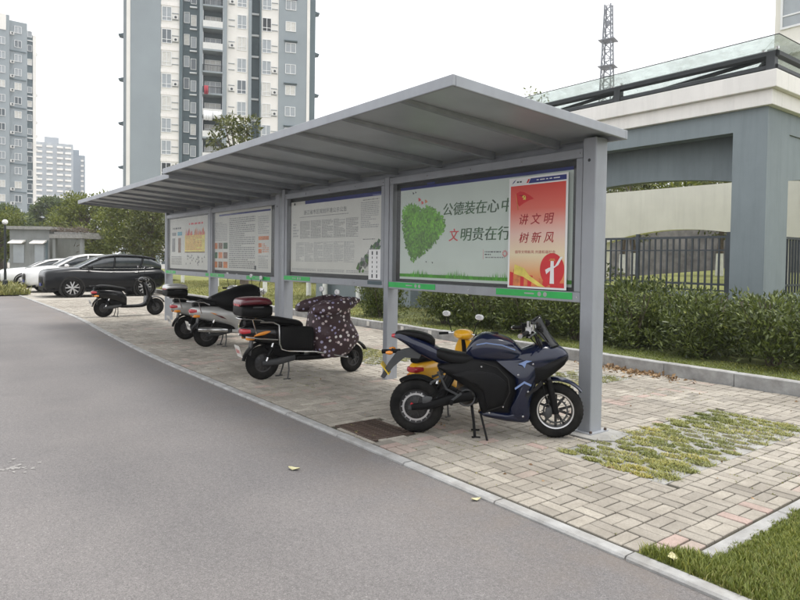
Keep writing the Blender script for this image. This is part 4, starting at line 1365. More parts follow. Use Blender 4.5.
    mb = MB(); mb.loft([(-.205, 0, .925, .950, .045), (-.10, 0, .905, .968, .088), (.03, 0, .885, .955, .098), (.12, 0, .85, .925, .09), (.165, 0, .82, .88, .06)], 18, 4, 2.8, 'seat_vinyl'); mb.build('pillion_seat', t, smooth=True)
    # rear mudguard
    mb = MB(); mb.prism([(x, -.05, z) for x, z in [(-.06, .80), (.06, .77), (.02, .70), (-.12, .71), (-.22, .62), (-.31, .505), (-.345, .52), (-.27, .66), (-.19, .765)]], (0, .10, 0), 'grey_plastic')
    mb.tube([(-.34, 0, .755), (-.16, 0, .765)], .022, 8, 'black_plastic')
    for s_ in (-1, 1):
        mb.tube([(-.24, s_*.03, .76), (-.25, s_*.12, .765)], .012, 6, 'black_plastic')
    mg = mb.build('rear_mudguard', t, bevel=.008)
    mb = MB()
    for s_ in (-1, 1):
        mb.loft([(-.285, s_*.14, .755, .775, .012), (-.25, s_*.14, .745, .785, .022), (-.22, s_*.14, .755, .775, .012)], 10, 3, 2, 'lens_orange')
    mb.build('indicator', mg, smooth=True)
    plate_obj(t, -.30, .60, -.65, 'plate_yellow', '浙B8261', .18, .13)
    # forks, fender, bars
    mb = MB()
    for s_ in (-1, 1):
        mb.tube([(1.285, s_*.085, .24), (1.215, s_*.085, .55)], [.032, .028], 10, 'black_plastic'); mb.tube([(1.215, s_*.085, .55), (1.12, s_*.085, .92)], .021, 10, 'grey_plastic')
    mb.build('fork', t, smooth=True)
    mb = MB(); arc_shell(mb, 1.29, .255, .312, 38, 120, .068, 'bike_blue'); mb.build('front_fender', t, smooth=True)
    # calliper, brake lines, loom, panel joints, screws
    mb = MB(); mb.loft([(1.19, -.075, .20, .28, .018), (1.22, -.075, .19, .31, .024), (1.25, -.075, .21, .30, .018)], 12, 3, 3, 'grey_plastic'); mb.build('brake_calliper', t, smooth=True)
    mb = MB(); mb.loft([(.06, -.105, .29, .35, .014), (.10, -.105, .285, .37, .02), (.15, -.105, .30, .36, .014)], 12, 3, 3, 'grey_plastic'); mb.build('brake_calliper', t, smooth=True)
    for pts_ in ([(1.22, -.09, .29), (1.17, -.11, .45), (1.14, -.10, .62), (1.12, -.12, .86), (1.06, -.15, .98)], [(.10, -.11, .36), (.20, -.11, .42), (.34, -.10, .44), (.46, -.10, .40)], [(.03, -.10, .27), (.16, -.12, .34), (.30, -.11, .46), (.36, -.09, .58)], [(1.05, -.16, .99), (1.10, -.20, .93), (1.13, -.15, .86)], [(1.0, -.21, .98), (1.05, -.19, .92), (1.10, -.12, .87)]):
        mb = MB(); mb.tube(pts_, .0055, 6, 'black_plastic'); mb.build('cable', t, smooth=True)
    for (x_, z_, y_) in ((.60, .66, .150), (.80, .30, .158), (.93, .60, .178), (1.02, .45, .180), (.98, .22, .168), (.68, .235, .135), (.30, .62, .112), (1.06, .70, .172)):
        mb = MB(); mb.lathe([(0, .003), (.006, .003), (.009, 0)], (x_, -y_, z_), (0, -1, 0), 8, 'chrome'); mb.build('screw', t)
    mb = MB(); mb.tube([(.60, -.150, .70), (.74, -.158, .66), (.84, -.168, .56), (.86, -.172, .44), (.80, -.165, .31), (.66, -.148, .255)], .004, 5, 'dark_pit'); mb.build('panel_joint', t)
    mb = MB(); mb.tube([(.55, -.15, .86), (.64, -.162, .88), (.78, -.165, .865), (.90, -.135, .82)], .006, 5, 'bike_lightblue'); mb.build('tank_highlight', t, smooth=True)  # light blue tube painted in as the reflection highlight along the tank
    mb = MB(); arc_shell(mb, .47, .36, .10, 0, 359, .10, 'grey_plastic'); mb.build('motor_case', t, smooth=True)
    mb = MB(); arc_shell(mb, 0, .255, .295, 55, 125, .065, 'black_plastic'); mb.build('hugger', t, smooth=True)
    mb = MB()
    for s_ in (-1, 1):
        mb.tube([(1.09, s_*.05, .97), (1.05, s_*.14, 1.0), (.97, s_*.27, .985)], .014, 8, 'chrome')
        mb.tube([(1.0, s_*.22, .992), (.93, s_*.35, .975)], .020, 10, 'black_plastic'); mb.tube([(.93, s_*.35, .975), (.92, s_*.37, .973)], .022, 10, 'chrome')
        mb.tube([(1.06, s_*.17, 1.0), (1.07, s_*.24, .99), (1.00, s_*.35, .965)], .008, 6, 'chrome')
        mb.tube([(1.05, s_*.15, 1.0), (1.05, s_*.15, 1.06)], .022, 10, 'chrome'); mb.box(.985, 1.03, s_*.20-.03, s_*.20+.03, .98, 1.035, 'alloy' if s_ < 0 else 'black_plastic')
        mb.box(.99, 1.04, s_*.19-.025, s_*.19+.025, .94, .985, 'black_plastic')
    mb.box(1.05, 1.14, -.075, .075, .965, 1.0, 'grey_plastic')
    mb.tube([(1.08, -.17, .97), (1.14, -.14, .86), (1.16, -.05, .80)], .006, 6, 'black_plastic', cap=False)
    mb.tube([(1.08, .17, .97), (1.15, .12, .88), (1.16, .05, .80)], .006, 6, 'black_plastic', cap=False)
    hb_ = mb.build('handlebar', t, smooth=True)
    mb = MB(); mb.loft([(1.09, 0, .96, 1.0, .06), (1.13, 0, .955, 1.035, .08), (1.16, 0, .965, 1.02, .07)], 14, 3, 3, 'black_plastic'); mb.build('instrument', hb_, smooth=True)
    mirror(t, 1.08, -.30, 1.06, 1.20, -.13, .90, 'black_plastic', .05)
    mirror(t, 1.24, .30, 1.035, 1.20, .13, .90, 'black_plastic', .05)
    mb = MB()
    for s_ in (-1, 1):
        mb.tube([(.52, s_*.07, .26), (.54, s_*.11, .13), (.55, s_*.13, -.002)], [.014, .012, .014], 8, 'black_plastic')
        mb.tube([(.52, s_*.13, .004), (.60, s_*.13, .004)], .01, 6, 'black_plastic')
    mb.tube([(.53, -.07, .20), (.53, .07, .20)], .011, 6, 'black_plastic')
    mb.tube([(.60, -.10, .22), (.66, -.22, .0)], .010, 6, 'black_plastic')
    mb.build('stand', t, smooth=True)
    return t
motorcycle((-4.67, 3.83), radians(47))

# ---- scooters
def scooter(loc, heading, label, body, o):
    t = empty('scooter', (*loc, PZ), heading, label, 'scooter', 'scooters parked under the shelters')
    R, Rf, wb = o.get('R', .23), o.get('Rf', .205), o.get('wb', 1.30)
    dx = wb-1.30
    wheel(t, 0, R, .105, .125, 'motor')
    wheel(t, wb, Rf, .09, .115, 'cast', steer=o.get('steer', 0))
    mb = MB()
    mb.loft([(-.30, 0, .60, .70, .05), (-.20, 0, .54, .745, .105), (0, 0, .475, .76, .14), (.22, 0, .42, .745, .155), (.42, 0, .35, .71, .14), (.56, 0, .27, .56, .11)], 20, 5, 2.5, body)
    rb = mb.build('rear_body', t, smooth=True)
    mb = MB(); mb.pillow([(-.02, .47), (.20, .46), (.46, .40), (.52, .26), (.30, .25), (.14, .32)], .07, .115, 'black_plastic'); mb.build('under_cover', t, smooth=True)
    mb = MB(); mb.loft([(-.25, 0, .735, .80, .06), (-.10, 0, .735, .865, .115), (.12, 0, .73, .855, .132), (.34, 0, .715, .815, .132), (.50, 0, .68, .78, .10), (.56, 0, .67, .73, .05)], 20, 5, 2.8, 'seat_vinyl'); mb.build('seat', t, smooth=True)
    mb = MB(); mb.loft([(.44, 0, .235, .315, .13), (.62, 0, .23, .31, .155), (.90+dx, 0, .235, .32, .15), (1.04+dx, 0, .27, .40, .11)], 18, 4, 3.6, o.get('floor', 'black_plastic')); mb.build('footboard', t, smooth=True)
    fs_m = o.get('front', body)
    mb = MB(); loft_z(mb, [(.27, .99+dx, 1.09+dx, .09), (.40, 1.00+dx, 1.12+dx, .17), (.60, 1.02+dx, 1.14+dx, .20), (.78, .985+dx, 1.09+dx, .175), (.92, .945+dx, 1.03+dx, .09)], fs_m, 20, 4, 2.6)
    mb.build('leg_shield', t, smooth=True)
    mb = MB(); mb.tube([(1.02+dx, 0, .55), (.985+dx, 0, .80), (.955+dx, 0, .98)], .035, 10, 'black_plastic'); mb.build('steering_column', t, smooth=True)
    if o.get('head', True):
        mb = MB(); mb.loft([(.84+dx, 0, .955, 1.01, .045), (.91+dx, 0, .925, 1.055, .13), (1.0+dx, 0, .92, 1.06, .125), (1.07+dx, 0, .93, 1.04, .09), (1.115+dx, 0, .96, 1.01, .04)], 20, 4, 2.4, o.get('headm', fs_m)); hd = mb.build('handlebar_cowl', t, smooth=True)
        mb = MB(); mb.loft([(1.04+dx, 0, .935, 1.03, .075), (1.10+dx, 0, .945, 1.02, .06), (1.122+dx, 0, .965, 1.0, .03)], 14, 3, 2.2, 'lens_clear'); mb.build('headlight', hd, smooth=True)
    mb = MB()
    for s_ in (-1, 1):
        mb.tube([(.95+dx, 0, 1.0), (.94+dx, s_*.16, 1.0), (.88+dx, s_*.30, .99)], .012, 8, 'chrome'); mb.tube([(.915+dx, s_*.215, .997), (.865+dx, s_*.335, .985)], .018, 10, 'black_plastic')
        mb.tube([(.96+dx, s_*.17, 1.0), (.95+dx, s_*.30, .985)], .006, 6, 'chrome')
    mb.build('handlebar', t, smooth=True)
    mc = o.get('mirror', 'black_plastic')
    mz = o.get('mz', 1.20)
    mirror(t, .93+dx, -.26, mz, .93+dx, -.17, 1.01, mc, .055)
    mirror(t, .93+dx, .26, mz+.02, .93+dx, .17, 1.01, mc, .055)
    mb = MB()
    for s_ in (-1, 1):
        mb.tube([(wb, s_*.062, Rf), (wb-.11, s_*.062, .44), (wb-.17, s_*.05, .60)], [.022, .026, .02], 8, 'black_plastic')
    mb.build('fork', t, smooth=True)
    for s_ in (-1, 1):
        mb = MB(); mb.tube([(.93+dx, s_*.20, .99), (1.02+dx, s_*.17, 1.04), (1.05+dx, s_*.08, .90), (1.03+dx, s_*.05, .70)], .005, 5, 'black_plastic'); mb.build('cable', t, smooth=True)
    mb = MB(); arc_shell(mb, wb, Rf, Rf+.06, 25, 150, .065, o.get('fender', fs_m)); mb.build('front_fender', t, smooth=True)
    mb = MB(); arc_shell(mb, 0, R, R+.055, 75, 172, .06, 'black_plastic'); mb.build('rear_fender', t, smooth=True)
    mb = MB()
    for s_ in (-1, 1):
        mb.tube([(-.03, s_*.085, R), (.18, s_*.095, R+.01), (.42, s_*.08, R+.06)], [.026, .034, .036], 8, 'grey_plastic', flat=1.4)
        mb.tube([(.02, s_*.10, R+.03), (.12, s_*.105, .52)], .020, 8, 'chrome'); mb.tube([(.035, s_*.10, R+.08), (.10, s_*.105, .44)], .030, 8, 'black_plastic')
    mb.build('swing_arm', t, smooth=True)
    mb = MB(); mb.loft([(-.312, 0, .635, .685, .055), (-.285, 0, .622, .698, .085), (-.20, 0, .625, .70, .112)], 16, 3, 3.2, 'lens_red'); mb.build('tail_light', rb, smooth=True)
    mb = MB()
    for s_ in (-1, 1):
        mb.loft([(-.26, s_*.09, .555, .585, .01), (-.225, s_*.10, .545, .595, .02), (-.15, s_*.105, .55, .59, .014)], 10, 3, 2.6, 'lens_orange')
    mb.build('indicator', rb, smooth=True)
    mb = MB(); mb.box(-.255, -.235, -.055, .055, .30, .56, M=Matrix.Rotation(.18, 4, 'Y')); mb.build('plate_bracket', t, 'grey_plastic')
    plate_obj(t, -.33, .40, -.30, o.get('plate', 'plate_white'), o.get('num', '浙A3057'), .20, .16, ink=o.get('ink', 'ink_dark'))
    if o.get('rack', True):
        mb = MB()
        for s_ in (-1, 1):
            mb.tube([(.02, s_*.125, .77), (-.08, s_*.13, .815), (-.26, s_*.12, .83), (-.33, s_*.08, .83)], .010, 8, o.get('rackm', 'chrome'))
            mb.tube([(-.12, s_*.12, .62), (-.18, s_*.125, .82)], .009, 6, o.get('rackm', 'chrome'))
        mb.tube([(-.33, .08, .83), (-.33, -.08, .83)], .010, 8, o.get('rackm', 'chrome'))
        for xx in (-.14, -.23):
            mb.tube([(xx, .12, .828), (xx, -.12, .828)], .008, 6, o.get('rackm', 'chrome'))
        mb.build('rear_rack', t, smooth=True)
    mb = MB()
    for s_ in (-1, 1):
        mb.tube([(.34, s_*.07, .27), (.33, s_*.12, .12), (.30, s_*.15, .0)], .011, 8, 'grey_plastic'); mb.tube([(.24, s_*.15, .006), (.34, s_*.15, .006)], .010, 6, 'grey_plastic')
    mb.build('stand', t, smooth=True)
    return t, rb
def top_case(parent, x, z, lower, lid, w=.21, l=.40, h=.27, strip=None):
    mb = MB(); secs = [(x-l/2, 0, z+.04, z+h*.55, w*.72), (x-l/2+.03, 0, z+.015, z+h*.58, w*.90), (x, 0, z, z+h*.58, w), (x+l/2-.03, 0, z+.015, z+h*.58, w*.9), (x+l/2, 0, z+.04, z+h*.55, w*.74)]
    mb.loft(secs, 22, 4, 5, lower)
    o = mb.build('top_case', parent, smooth=True)
    mb = MB(); mb.loft([(x-l/2-.004, 0, z+h*.57, z+h*.78, w*.72), (x-l/2+.04, 0, z+h*.57, z+h*.94, w*.92), (x, 0, z+h*.57, z+h, w*1.01), (x+l/2-.05, 0, z+h*.57, z+h*.95, w*.92), (x+l/2, 0, z+h*.57, z+h*.78, w*.74)], 22, 4, 3.2, lid)
    mb.build('lid', o, smooth=True)
    mb = MB(); mb.box(x-l/2-.012, x-l/2+.005, -w*.5, w*.5, z+h*.56, z+h*.66); mb.build('reflector', o, strip or 'lens_red')
    for s_ in (-1, 1):
        mb = MB(); mb.box(x-.07, x+.07, s_*w*1.0-.004, s_*w*1.0+.004, z+h*.50, z+h*.56); mb.build('latch', o, 'grey_plastic')
    return o
# polka-dot covered scooter
T, rb = scooter((-7.88, 3.78), radians(83.5), 'black scooter under a polka dot apron with a red top case on its chrome rack', 'gloss_black',
                dict(wb=1.34, steer=.28, mirror='mirror_backs', rack=True, num='浙B6093', head=False) | dict(mirror='mirror_back', mz=1.17, plate='plate_white', ink='ink_red'))
mb = MB()
loft_z(mb, [(.26, .80, 1.22, .17), (.36, .70, 1.32, .21), (.48, .66, 1.42, .23), (.62, .65, 1.36, .245), (.78, .67, 1.27, .255), (.90, .70, 1.24, .26), (.98, .80, 1.22, .24), (1.03, .90, 1.18, .16)], 'polka_fabric', 36, 5, 2.8)
crumple(mb, .022, 15, 3)
ap = mb.build('leg_apron', T, smooth=True, angle=70)
for s_ in (-1, 1):
    mb = MB()
    mb.loft([(.60, s_*.29, .88, .97, .05), (.72, s_*.31, .86, 1.03, .10), (.90, s_*.31, .86, 1.07, .13), (1.06, s_*.29, .90, 1.10, .12), (1.2, s_*.25, .95, 1.10, .09), (1.33, s_*.21, 1.02, 1.07, .04)], 22, 5, 2.4, 'polka_fabric')
    crumple(mb, .012, 17, 5+s_)
    mb.build('hand_muff', T, smooth=True, angle=70)
mb = MB()
for s_ in (-1, 1):
    y = s_*.185
    mb.tube([(-.10, y, .79), (.08, y*1.05, .78), (.15, y*1.1, .74), (.16, y*1.15, .50), (.19, y*1.15, .42), (.30, y*1.12, .39), (.68, y*1.1, .36), (1.20, y*.8, .24)], .012, 8, 'chrome')
    mb.tube([(-.28, y*.8, .60), (-.10, y*1.05, .57), (.14, y*1.1, .55)], .010, 8, 'chrome')
mb.build('crash_bar', T, smooth=True)
mb = MB()
for s_ in (-1, 1):
    mb.loft([(.17, s_*.175, .43, .69, .02), (.22, s_*.19, .40, .72, .045), (.45, s_*.19, .38, .72, .05), (.62, s_*.18, .37, .70, .045), (.66, s_*.17, .40, .66, .02)], 16, 4, 4, 'seat_vinyl')
mb.build('side_bag', T, smooth=True)
mb = MB()
for s_ in (-1, 1):
    mb = MB(); mb.pillow([(-.16, .60), (-.02, .615), (.09, .66), (.0, .665), (-.10, .64)], .012, .02, 'lens_orange', y=s_*.125)
    mb.build('side_reflector', rb, smooth=True)
top_case(T, -.14, .845, 'black_plastic', 'case_red', .235, .42, .27)
# silver scooters
T, rb = scooter((-11.32, 4.32), radians(85), 'silver scooter with a black windproof cover thrown over its seat', 'scooter_silver', dict(rackm='chrome', mirror='mirror_back', mz=1.26, num='浙B4718', floor='scooter_silver', headm='scooter_silver', plate='plate_white'))
mb = MB(); mb.loft([(.05, 0, .80, .90, .10), (.22, 0, .70, .98, .19), (.45, 0, .62, 1.06, .23), (.62, 0, .66, 1.12, .24), (.80, 0, .72, 1.14, .26), (.93, 0, .82, 1.10, .22)], 26, 5, 2.4, 'seat_vinyl'); crumple(mb, .02, 9, 2)
mb.build('seat_cover', T, smooth=True, angle=70)
mb = MB()
for s_ in (-1, 1):
    mb = MB(); mb.prism([(.10, s_*.152, .60), (.24, s_*.158, .56), (.33, s_*.158, .50), (.22, s_*.158, .535)], (0, s_*.004, 0), 'case_red'); mb.build('decal', rb)
    mb = MB(); mb.prism([(.02, s_*.150, .64), (.16, s_*.156, .60), (.10, s_*.156, .595)], (0, s_*.004, 0), 'lens_orange'); mb.build('decal', rb)
mb = MB(); mb.loft([(-.20, -.17, .30, .37, .03), (-.05, -.17, .28, .38, .055), (.18, -.16, .26, .36, .055), (.34, -.14, .26, .33, .03)], 14, 4, 2.3, 'chrome'); mb.build('exhaust', T, smooth=True)
T, rb = scooter((-12.55, 4.38), radians(88), 'silver scooter carrying a pale topped case behind its seat', 'scooter_silver', dict(rackm='chrome', mirror='mirror_back', mz=1.26, num='浙B9352', plate='plate_white'))
top_case(T, -.22, .845, 'black_plastic', 'scooter_silver', .22, .40, .26)
# black scooter
T, rb = scooter((-18.2, 4.15), radians(93), 'all black scooter parked in front of the black car', 'gloss_black', dict(R=.25, Rf=.235, wb=1.36, mirror='black_plastic', rackm='black_plastic', plate='plate_white', mz=1.32))
# yellow scooter half hidden behind the motorcycle
T, rb = scooter((-4.98, 4.2), radians(105), 'bright yellow scooter half hidden behind the dark blue motorcycle', 'scooter_yellow', dict(rack=False, mirror='mirror_back', mz=1.24, plate='plate_yellow', num='浙B2846', wb=1.22))
T.scale = (.82, .82, .82)

# ------------------------------------------------------------------ cars
def car(loc, heading, paint, label, suv=True, L=1.0):
    t = empty('parked_car', (*loc, .012), heading, label, 'car', 'cars parked nose to the road')
    hgt = 1.0 if suv else .86
    def S(sec): return [(x*L, 0, zl*(1 if zl < .5 else hgt), zh*hgt, hw) for x, zl, zh, hw in sec]
    R = .375 if suv else .33
    mb = MB()
    mb.loft(S([(.94, .42, .86, .55), (.90, .29, 1.00, .78), (.74, .25, 1.08, .88), (.35, .23, 1.13, .92), (-.25, .23, 1.18, .935), (-1.2, .23, 1.13, .935), (-2.2, .24, 1.13, .935), (-2.9, .26, 1.16, .92), (-3.4, .33, 1.14, .84), (-3.62, .48, 1.02, .66)]), 32, 5, 4.2, paint)
    body = mb.build('body', t, smooth=True, angle=55)
    mb = MB()
    mb.loft(S([(-.22, 1.10, 1.16, .66), (-.62, 1.06, 1.37, .735), (-1.08, 1.06, 1.60, .735), (-1.55, 1.06, 1.685, .725), (-2.3, 1.06, 1.685, .705), (-2.95, 1.06, 1.62, .68), (-3.46, 1.06, 1.34, .62)]), 32, 5, 3.6, 'car_glass')
    gh = mb.build('window_band', t, smooth=True, angle=55)
    mb = MB()
    mb.loft(S([(-.98, 1.50, 1.575, .60), (-1.3, 1.58, 1.660, .665), (-1.65, 1.60, 1.712, .67), (-2.3, 1.60, 1.712, .655), (-2.95, 1.54, 1.645, .62), (-3.25, 1.46, 1.56, .58)]), 24, 4, 3.0, paint)
    rf = mb.build('roof', t, smooth=True, angle=60)
    for s_ in (-1, 1):
        mb = MB(); mb.tube([(p[0]*L, s_*p[1], p[2]*hgt) for p in ((-.30, .75, 1.14), (-.70, .75, 1.37), (-1.12, .71, 1.565), (-1.6, .69, 1.65), (-2.4, .675, 1.65), (-3.0, .65, 1.57))], .032, 8, paint, flat=1.0); mb.build('pillar', t, smooth=True)
        for xx, dx_, top in ((-1.55, .05, 1.64), (-2.55, .16, 1.63)):
            mb = MB(); mb.tube([(xx*L, s_*.755, 1.10*hgt), ((xx-dx_)*L, s_*.70, top*hgt)], .035, 8, paint); mb.build('pillar', t, smooth=True)
        mb = MB(); mb.tube([(-.35*L, s_*.80, 1.13*hgt), (-1.5*L, s_*.81, 1.12*hgt), (-2.6*L, s_*.80, 1.13*hgt), (-3.1*L, s_*.76, 1.16*hgt)], .012, 6, 'chrome'); mb.build('window_trim', t, smooth=True)
        mb = MB(); mb.loft([(-.72*L, s_*.97, 1.12*hgt, 1.22*hgt, .05), (-.62*L, s_*1.0, 1.10*hgt, 1.25*hgt, .10), (-.54*L, s_*.99, 1.13*hgt, 1.22*hgt, .06)], 14, 3, 2.5, paint); mb.tube([(-.62*L, s_*.84, 1.13*hgt), (-.62*L, s_*.95, 1.15*hgt)], .02, 6, 'black_plastic'); mb.build('door_mirror', t, smooth=True)
        for xx in (-1.35, -2.3):
            mb = MB(); mb.tube([(xx*L, s_*.93, .98*hgt), ((xx-.10)*L, s_*.955, .985*hgt), ((xx-.2)*L, s_*.93, .98*hgt)], .012, 6, 'chrome' if suv else paint); mb.build('door_handle', t, smooth=True)
        # headlight and fog light
        mb = MB(); mb.loft([(.86*L, s_*.52, .80*hgt, .87*hgt, .12), (.80*L, s_*.64, .80*hgt, .90*hgt, .10), (.62*L, s_*.80, .84*hgt, .92*hgt, .06)], 14, 3, 2.6, 'lens_clear'); mb.build('headlight', t, smooth=True)
        mb = MB(); mb.loft([(.92*L, s_*.55, .42, .56, .10), (.82*L, s_*.66, .42, .60, .10)], 12, 3, 2.6, 'black_plastic'); mb.build('fog_lamp', t, smooth=True)
        # wheel arches and sill
        for xx in (0, -2.70*L):
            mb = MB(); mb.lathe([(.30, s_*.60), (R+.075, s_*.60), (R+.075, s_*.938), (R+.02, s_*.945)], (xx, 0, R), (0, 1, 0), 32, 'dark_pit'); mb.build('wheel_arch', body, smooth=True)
            w_ = wheel_car(t, xx, R, s_*.83)
        mb = MB(); mb.box(-2.2*L, -.5*L, s_*.90-.03, s_*.90+.03, .22, .34); mb.build('sill', body, 'black_plastic')
    mb = MB(); mb.loft([(.955*L, 0, .52, .80*hgt, .42), (.90*L, 0, .48, .84*hgt, .50)], 20, 2, 4, 'black_plastic'); gr = mb.build('grille', t, smooth=True)
    mb = MB(); mb.box(.955*L, .975*L, -.22, .22, .43, .55); mb.build('number_plate', gr, 'ink_blue' if suv else 'plate_white')
    mb = MB(); mb.loft([(.95*L, 0, .26, .40, .55), (.6*L, 0, .22, .36, .88)], 20, 2, 4, 'black_plastic'); mb.build('bumper_lip', body, smooth=True)
    return t
def wheel_car(t, x, R, y):
    mb = MB(); s_ = 1 if y > 0 else -1
    r = R*.70
    mb.lathe([(r, -.10), (r*.94, -.09), (r*.93, .07), (r, .10), (r*1.03, .10), (r*1.03, -.10)], (0, 0, 0), (0, 1, 0), 36, 'alloy', closed=True)
    mb.lathe([(0, s_*.02), (r*.93, s_*.02), (r*.93, -s_*.02), (0, -s_*.02)], (0, 0, 0), (0, 1, 0), 30, 'dark_pit')
    for k in range(5):
        for d in (-.16, .16):
            a = 2*pi*k/5+.3
            mb.tube([(.05*cos(a), s_*.085, .05*sin(a)), (r*.95*cos(a+d*1.7), s_*.08, r*.95*sin(a+d*1.7))], [.028, .030], 6, 'alloy')
    mb.lathe([(0, s_*.10), (.05, s_*.10), (.065, s_*.07)], (0, 0, 0), (0, 1, 0), 16, 'alloy')
    o = mb.build('wheel', t, smooth=True); o.location = (x, y, R)
    m2 = MB(); d = R-r
    m2.lathe([(r, -.11), (r+.3*d, -.125), (R-.2*d, -.115), (R, -.08), (R, .08), (R-.2*d, .115), (r+.3*d, .125), (r, .11)], (0, 0, 0), (0, 1, 0), 40, 'tyre', closed=True); m2.build('tyre', o, smooth=True)
    return o
car((-28.2, 5.10), radians(-90), 'car_black', 'shiny black suv with silver spoked wheels parked nose to the road')
car((-32.2, 5.0), radians(-90), 'car_white', 'white suv with a black grille parked beside the black suv', L=.96)
car((-37.0, 4.6), radians(-93), 'car_white', 'low white saloon car parked beyond the white suv', suv=False)

# ------------------------------------------------------------------ colonnade building on the right
CB = empty('colonnade_building', (-5.54, 12.5, 0), 0, 'blue grey colonnade with white cornice and glass canopy behind the hedge', 'building')
def part(name, parent, m, *boxes, bevel=0.0):
    mb = MB()
    for b in boxes: mb.box(*b)
    return mb.build(name, parent, m, bevel=bevel)
# local x: corner column spans -.31...31 ; y: 0....95
CX_ = (0.0, -5.2, -10.4, -15.6)
for cx in CX_:
    part('column', CB, 'wall_bluegrey', (cx-.31, cx+.31, 0, .95, -.2, 4.559))
part('column', CB, 'wall_bluegrey', (-.31, .31, 6.6, 7.5, -.2, 4.559))
for a, b in ((-5.2, 0), (-10.4, -5.2), (-15.6, -10.4)):
    part('front_beam', CB, 'wall_bluegrey', (a+.3105, b-.3105, .0, .32, 4.16, 4.559))
part('side_beam', CB, 'wall_bluegrey', (-.01, .31, .9505, 6.5995, 4.16, 4.559)); part('side_beam', CB, 'wall_bluegrey', (-.01, .31, 7.5005, 13, 4.16, 4.559))
part('soffit', CB, 'wall_bluegrey', (-16, -.32, .961, 2.4, 4.40, 4.52)); part('soffit', CB, 'wall_bluegrey', (-4.88, -.32, .322, .958, 4.40, 4.52)); part('soffit', CB, 'wall_bluegrey', (-10.08, -5.52, .322, .958, 4.40, 4.52))
part('lower_cornice', CB, 'cornice_white', (-16.2, .42, -.11, .30, 4.561, 4.84), (.11, .42, .301, 13, 4.561, 4.84), bevel=.01)
part('upper_cornice', CB, 'cornice_white', (-16.2, .52, -.21, .30, 4.841, 5.16), (.11, .52, .301, 13, 4.841, 5.16), bevel=.012)
part('roof_slab', CB, 'concrete', (-16, .105, .305, 2.6, 4.6, 4.86))
def arch_beam(parent, x0, x1, y0, y1, zt, zs, rise, m, name='arch_beam', n=18):
    pts = [(x0, y0, zt), (x1, y0, zt), (x1, y0, zs)]
    for k in range(1, n):
        q = k/n
        pts.append((x1+(x0-x1)*q, y0, zs+rise*(1-(2*q-1)**2)))
    pts.append((x0, y0, zs))
    mb = MB(); mb.prism(pts[::-1], (0, y1-y0, 0), m); return mb.build(name, parent)
for a, b in ((-5.2, 0), (-10.4, -5.2), (-15.6, -10.4)):
    arch_beam(CB, a+.311, b-.311, .66, .95, 4.399, 3.27, .20, 'wall_bluegrey')
# side arch (seen past the corner column)
mb = MB()
pts = [(.02, .951, 4.155), (.02, 6.599, 4.155), (.02, 6.599, 3.27)]+[(.02, 6.599-5.648*k/14, 3.27+.2*(1-(2*k/14-1)**2)) for k in range(1, 14)]+[(.02, .951, 3.27)]
mb.prism(pts, (.26, 0, 0), 'wall_bluegrey'); mb.build('arch_beam', CB)
part('plinth', CB, 'wall_bluegrey', (-16, -.311, .30, .80, -.1, 1.06), (-.10, .20, .951, 6.6, -.1, 1.06))
# rear arcade in cream
RA = empty('cream_arcade', (-8, 20, 0), 0, 'cream arched wall standing behind the colonnade and its fence', 'wall')
for a, b in ((-12, -6), (-6, 0), (0, 6), (6, 12)):
    arch_beam(RA, a+.2, b-.2, 0, .35, 4.15, 2.35, .42, 'wall_cream', 'arch_wall')
for cx in (-12, -6, 0, 6, 12):
    part('pier', RA, 'wall_cream', (cx-.199, cx+.199, 0, .35, -.1, 4.15))
# roof rail, struts and glass canopy
RL = empty('roof_canopy', (-5.54, 12.5, 5.16), 0, 'black metal roof frame with leaning glass panes above the white cornice', 'canopy')
mb = MB(); mb.tube([(-16, .12, .37), (.36, .12, .37)], .075, 6); mb.tube([(.36, .12, .37), (.36, 12.5, .37)], .075, 6); mb.build('upper_rail', RL, 'rail_dark')
mb = MB(); mb.tube([(-16, .12, .13), (.36, .12, .13)], .058, 6); mb.tube([(.36, .12, .13), (.36, 12.5, .13)], .058, 6); mb.build('lower_rail', RL, 'rail_dark')
for cx in (.30, -2.9, -6.1, -9.3, -12.5):
    mb = MB(); mb.box(cx-.075, cx+.075, .05, .19, .0, .40); mb.build('rail_post', RL, 'rail_dark')
    mb = MB(); mb.tube([(cx, .16, .36), (cx-1.05, 1.1, .0)], .065, 6); mb.build('strut', RL, 'rail_dark'); mb = MB(); mb.tube([(cx, .2, .34), (cx-2.6, .62, .28)], .045, 6); mb.build('brace', RL, 'rail_dark')
    mb = MB()
    for d in (-.12, .12):
        mb.tube([(cx, .12, .38), (cx+d, .05, .43)], .014, 6); mb.tube([(cx+d, .05, .42), (cx+d, .04, .46)], .032, 8)
    mb.build('spider_fitting', RL, 'chrome')
# panes rise outwards, mitred at the corner
for k in range(10):
    x0 = .62-k*1.62; xi = x0 if k else -.9
    mb = MB()
    mb.prism([(x0-1.61, -.40, .53), (x0, -.40, .53), (xi, 1.1, .16), (x0-1.61, 1.1, .16)], (0, .003, .012))
    mb.build('glass_pane', RL, 'canopy_glass')
    mb = MB(); mb.tube([(x0-1.61, -.40, .537), (x0, -.40, .537)], .009, 5); mb.build('pane_edge', RL, 'rail_dark')
for k in range(7):
    y0 = -.40+k*1.62; yi = y0 if k else 1.1
    mb = MB(); mb.prism([(.62, y0, .53), (.62, y0+1.61, .53), (-.9, y0+1.61, .16), (-.9, yi, .16)], (.003, 0, .012)); mb.build('glass_pane', RL, 'canopy_glass')
    mb = MB(); mb.tube([(.62, y0, .537), (.62, y0+1.61, .537)], .009, 5); mb.build('pane_edge', RL, 'rail_dark')
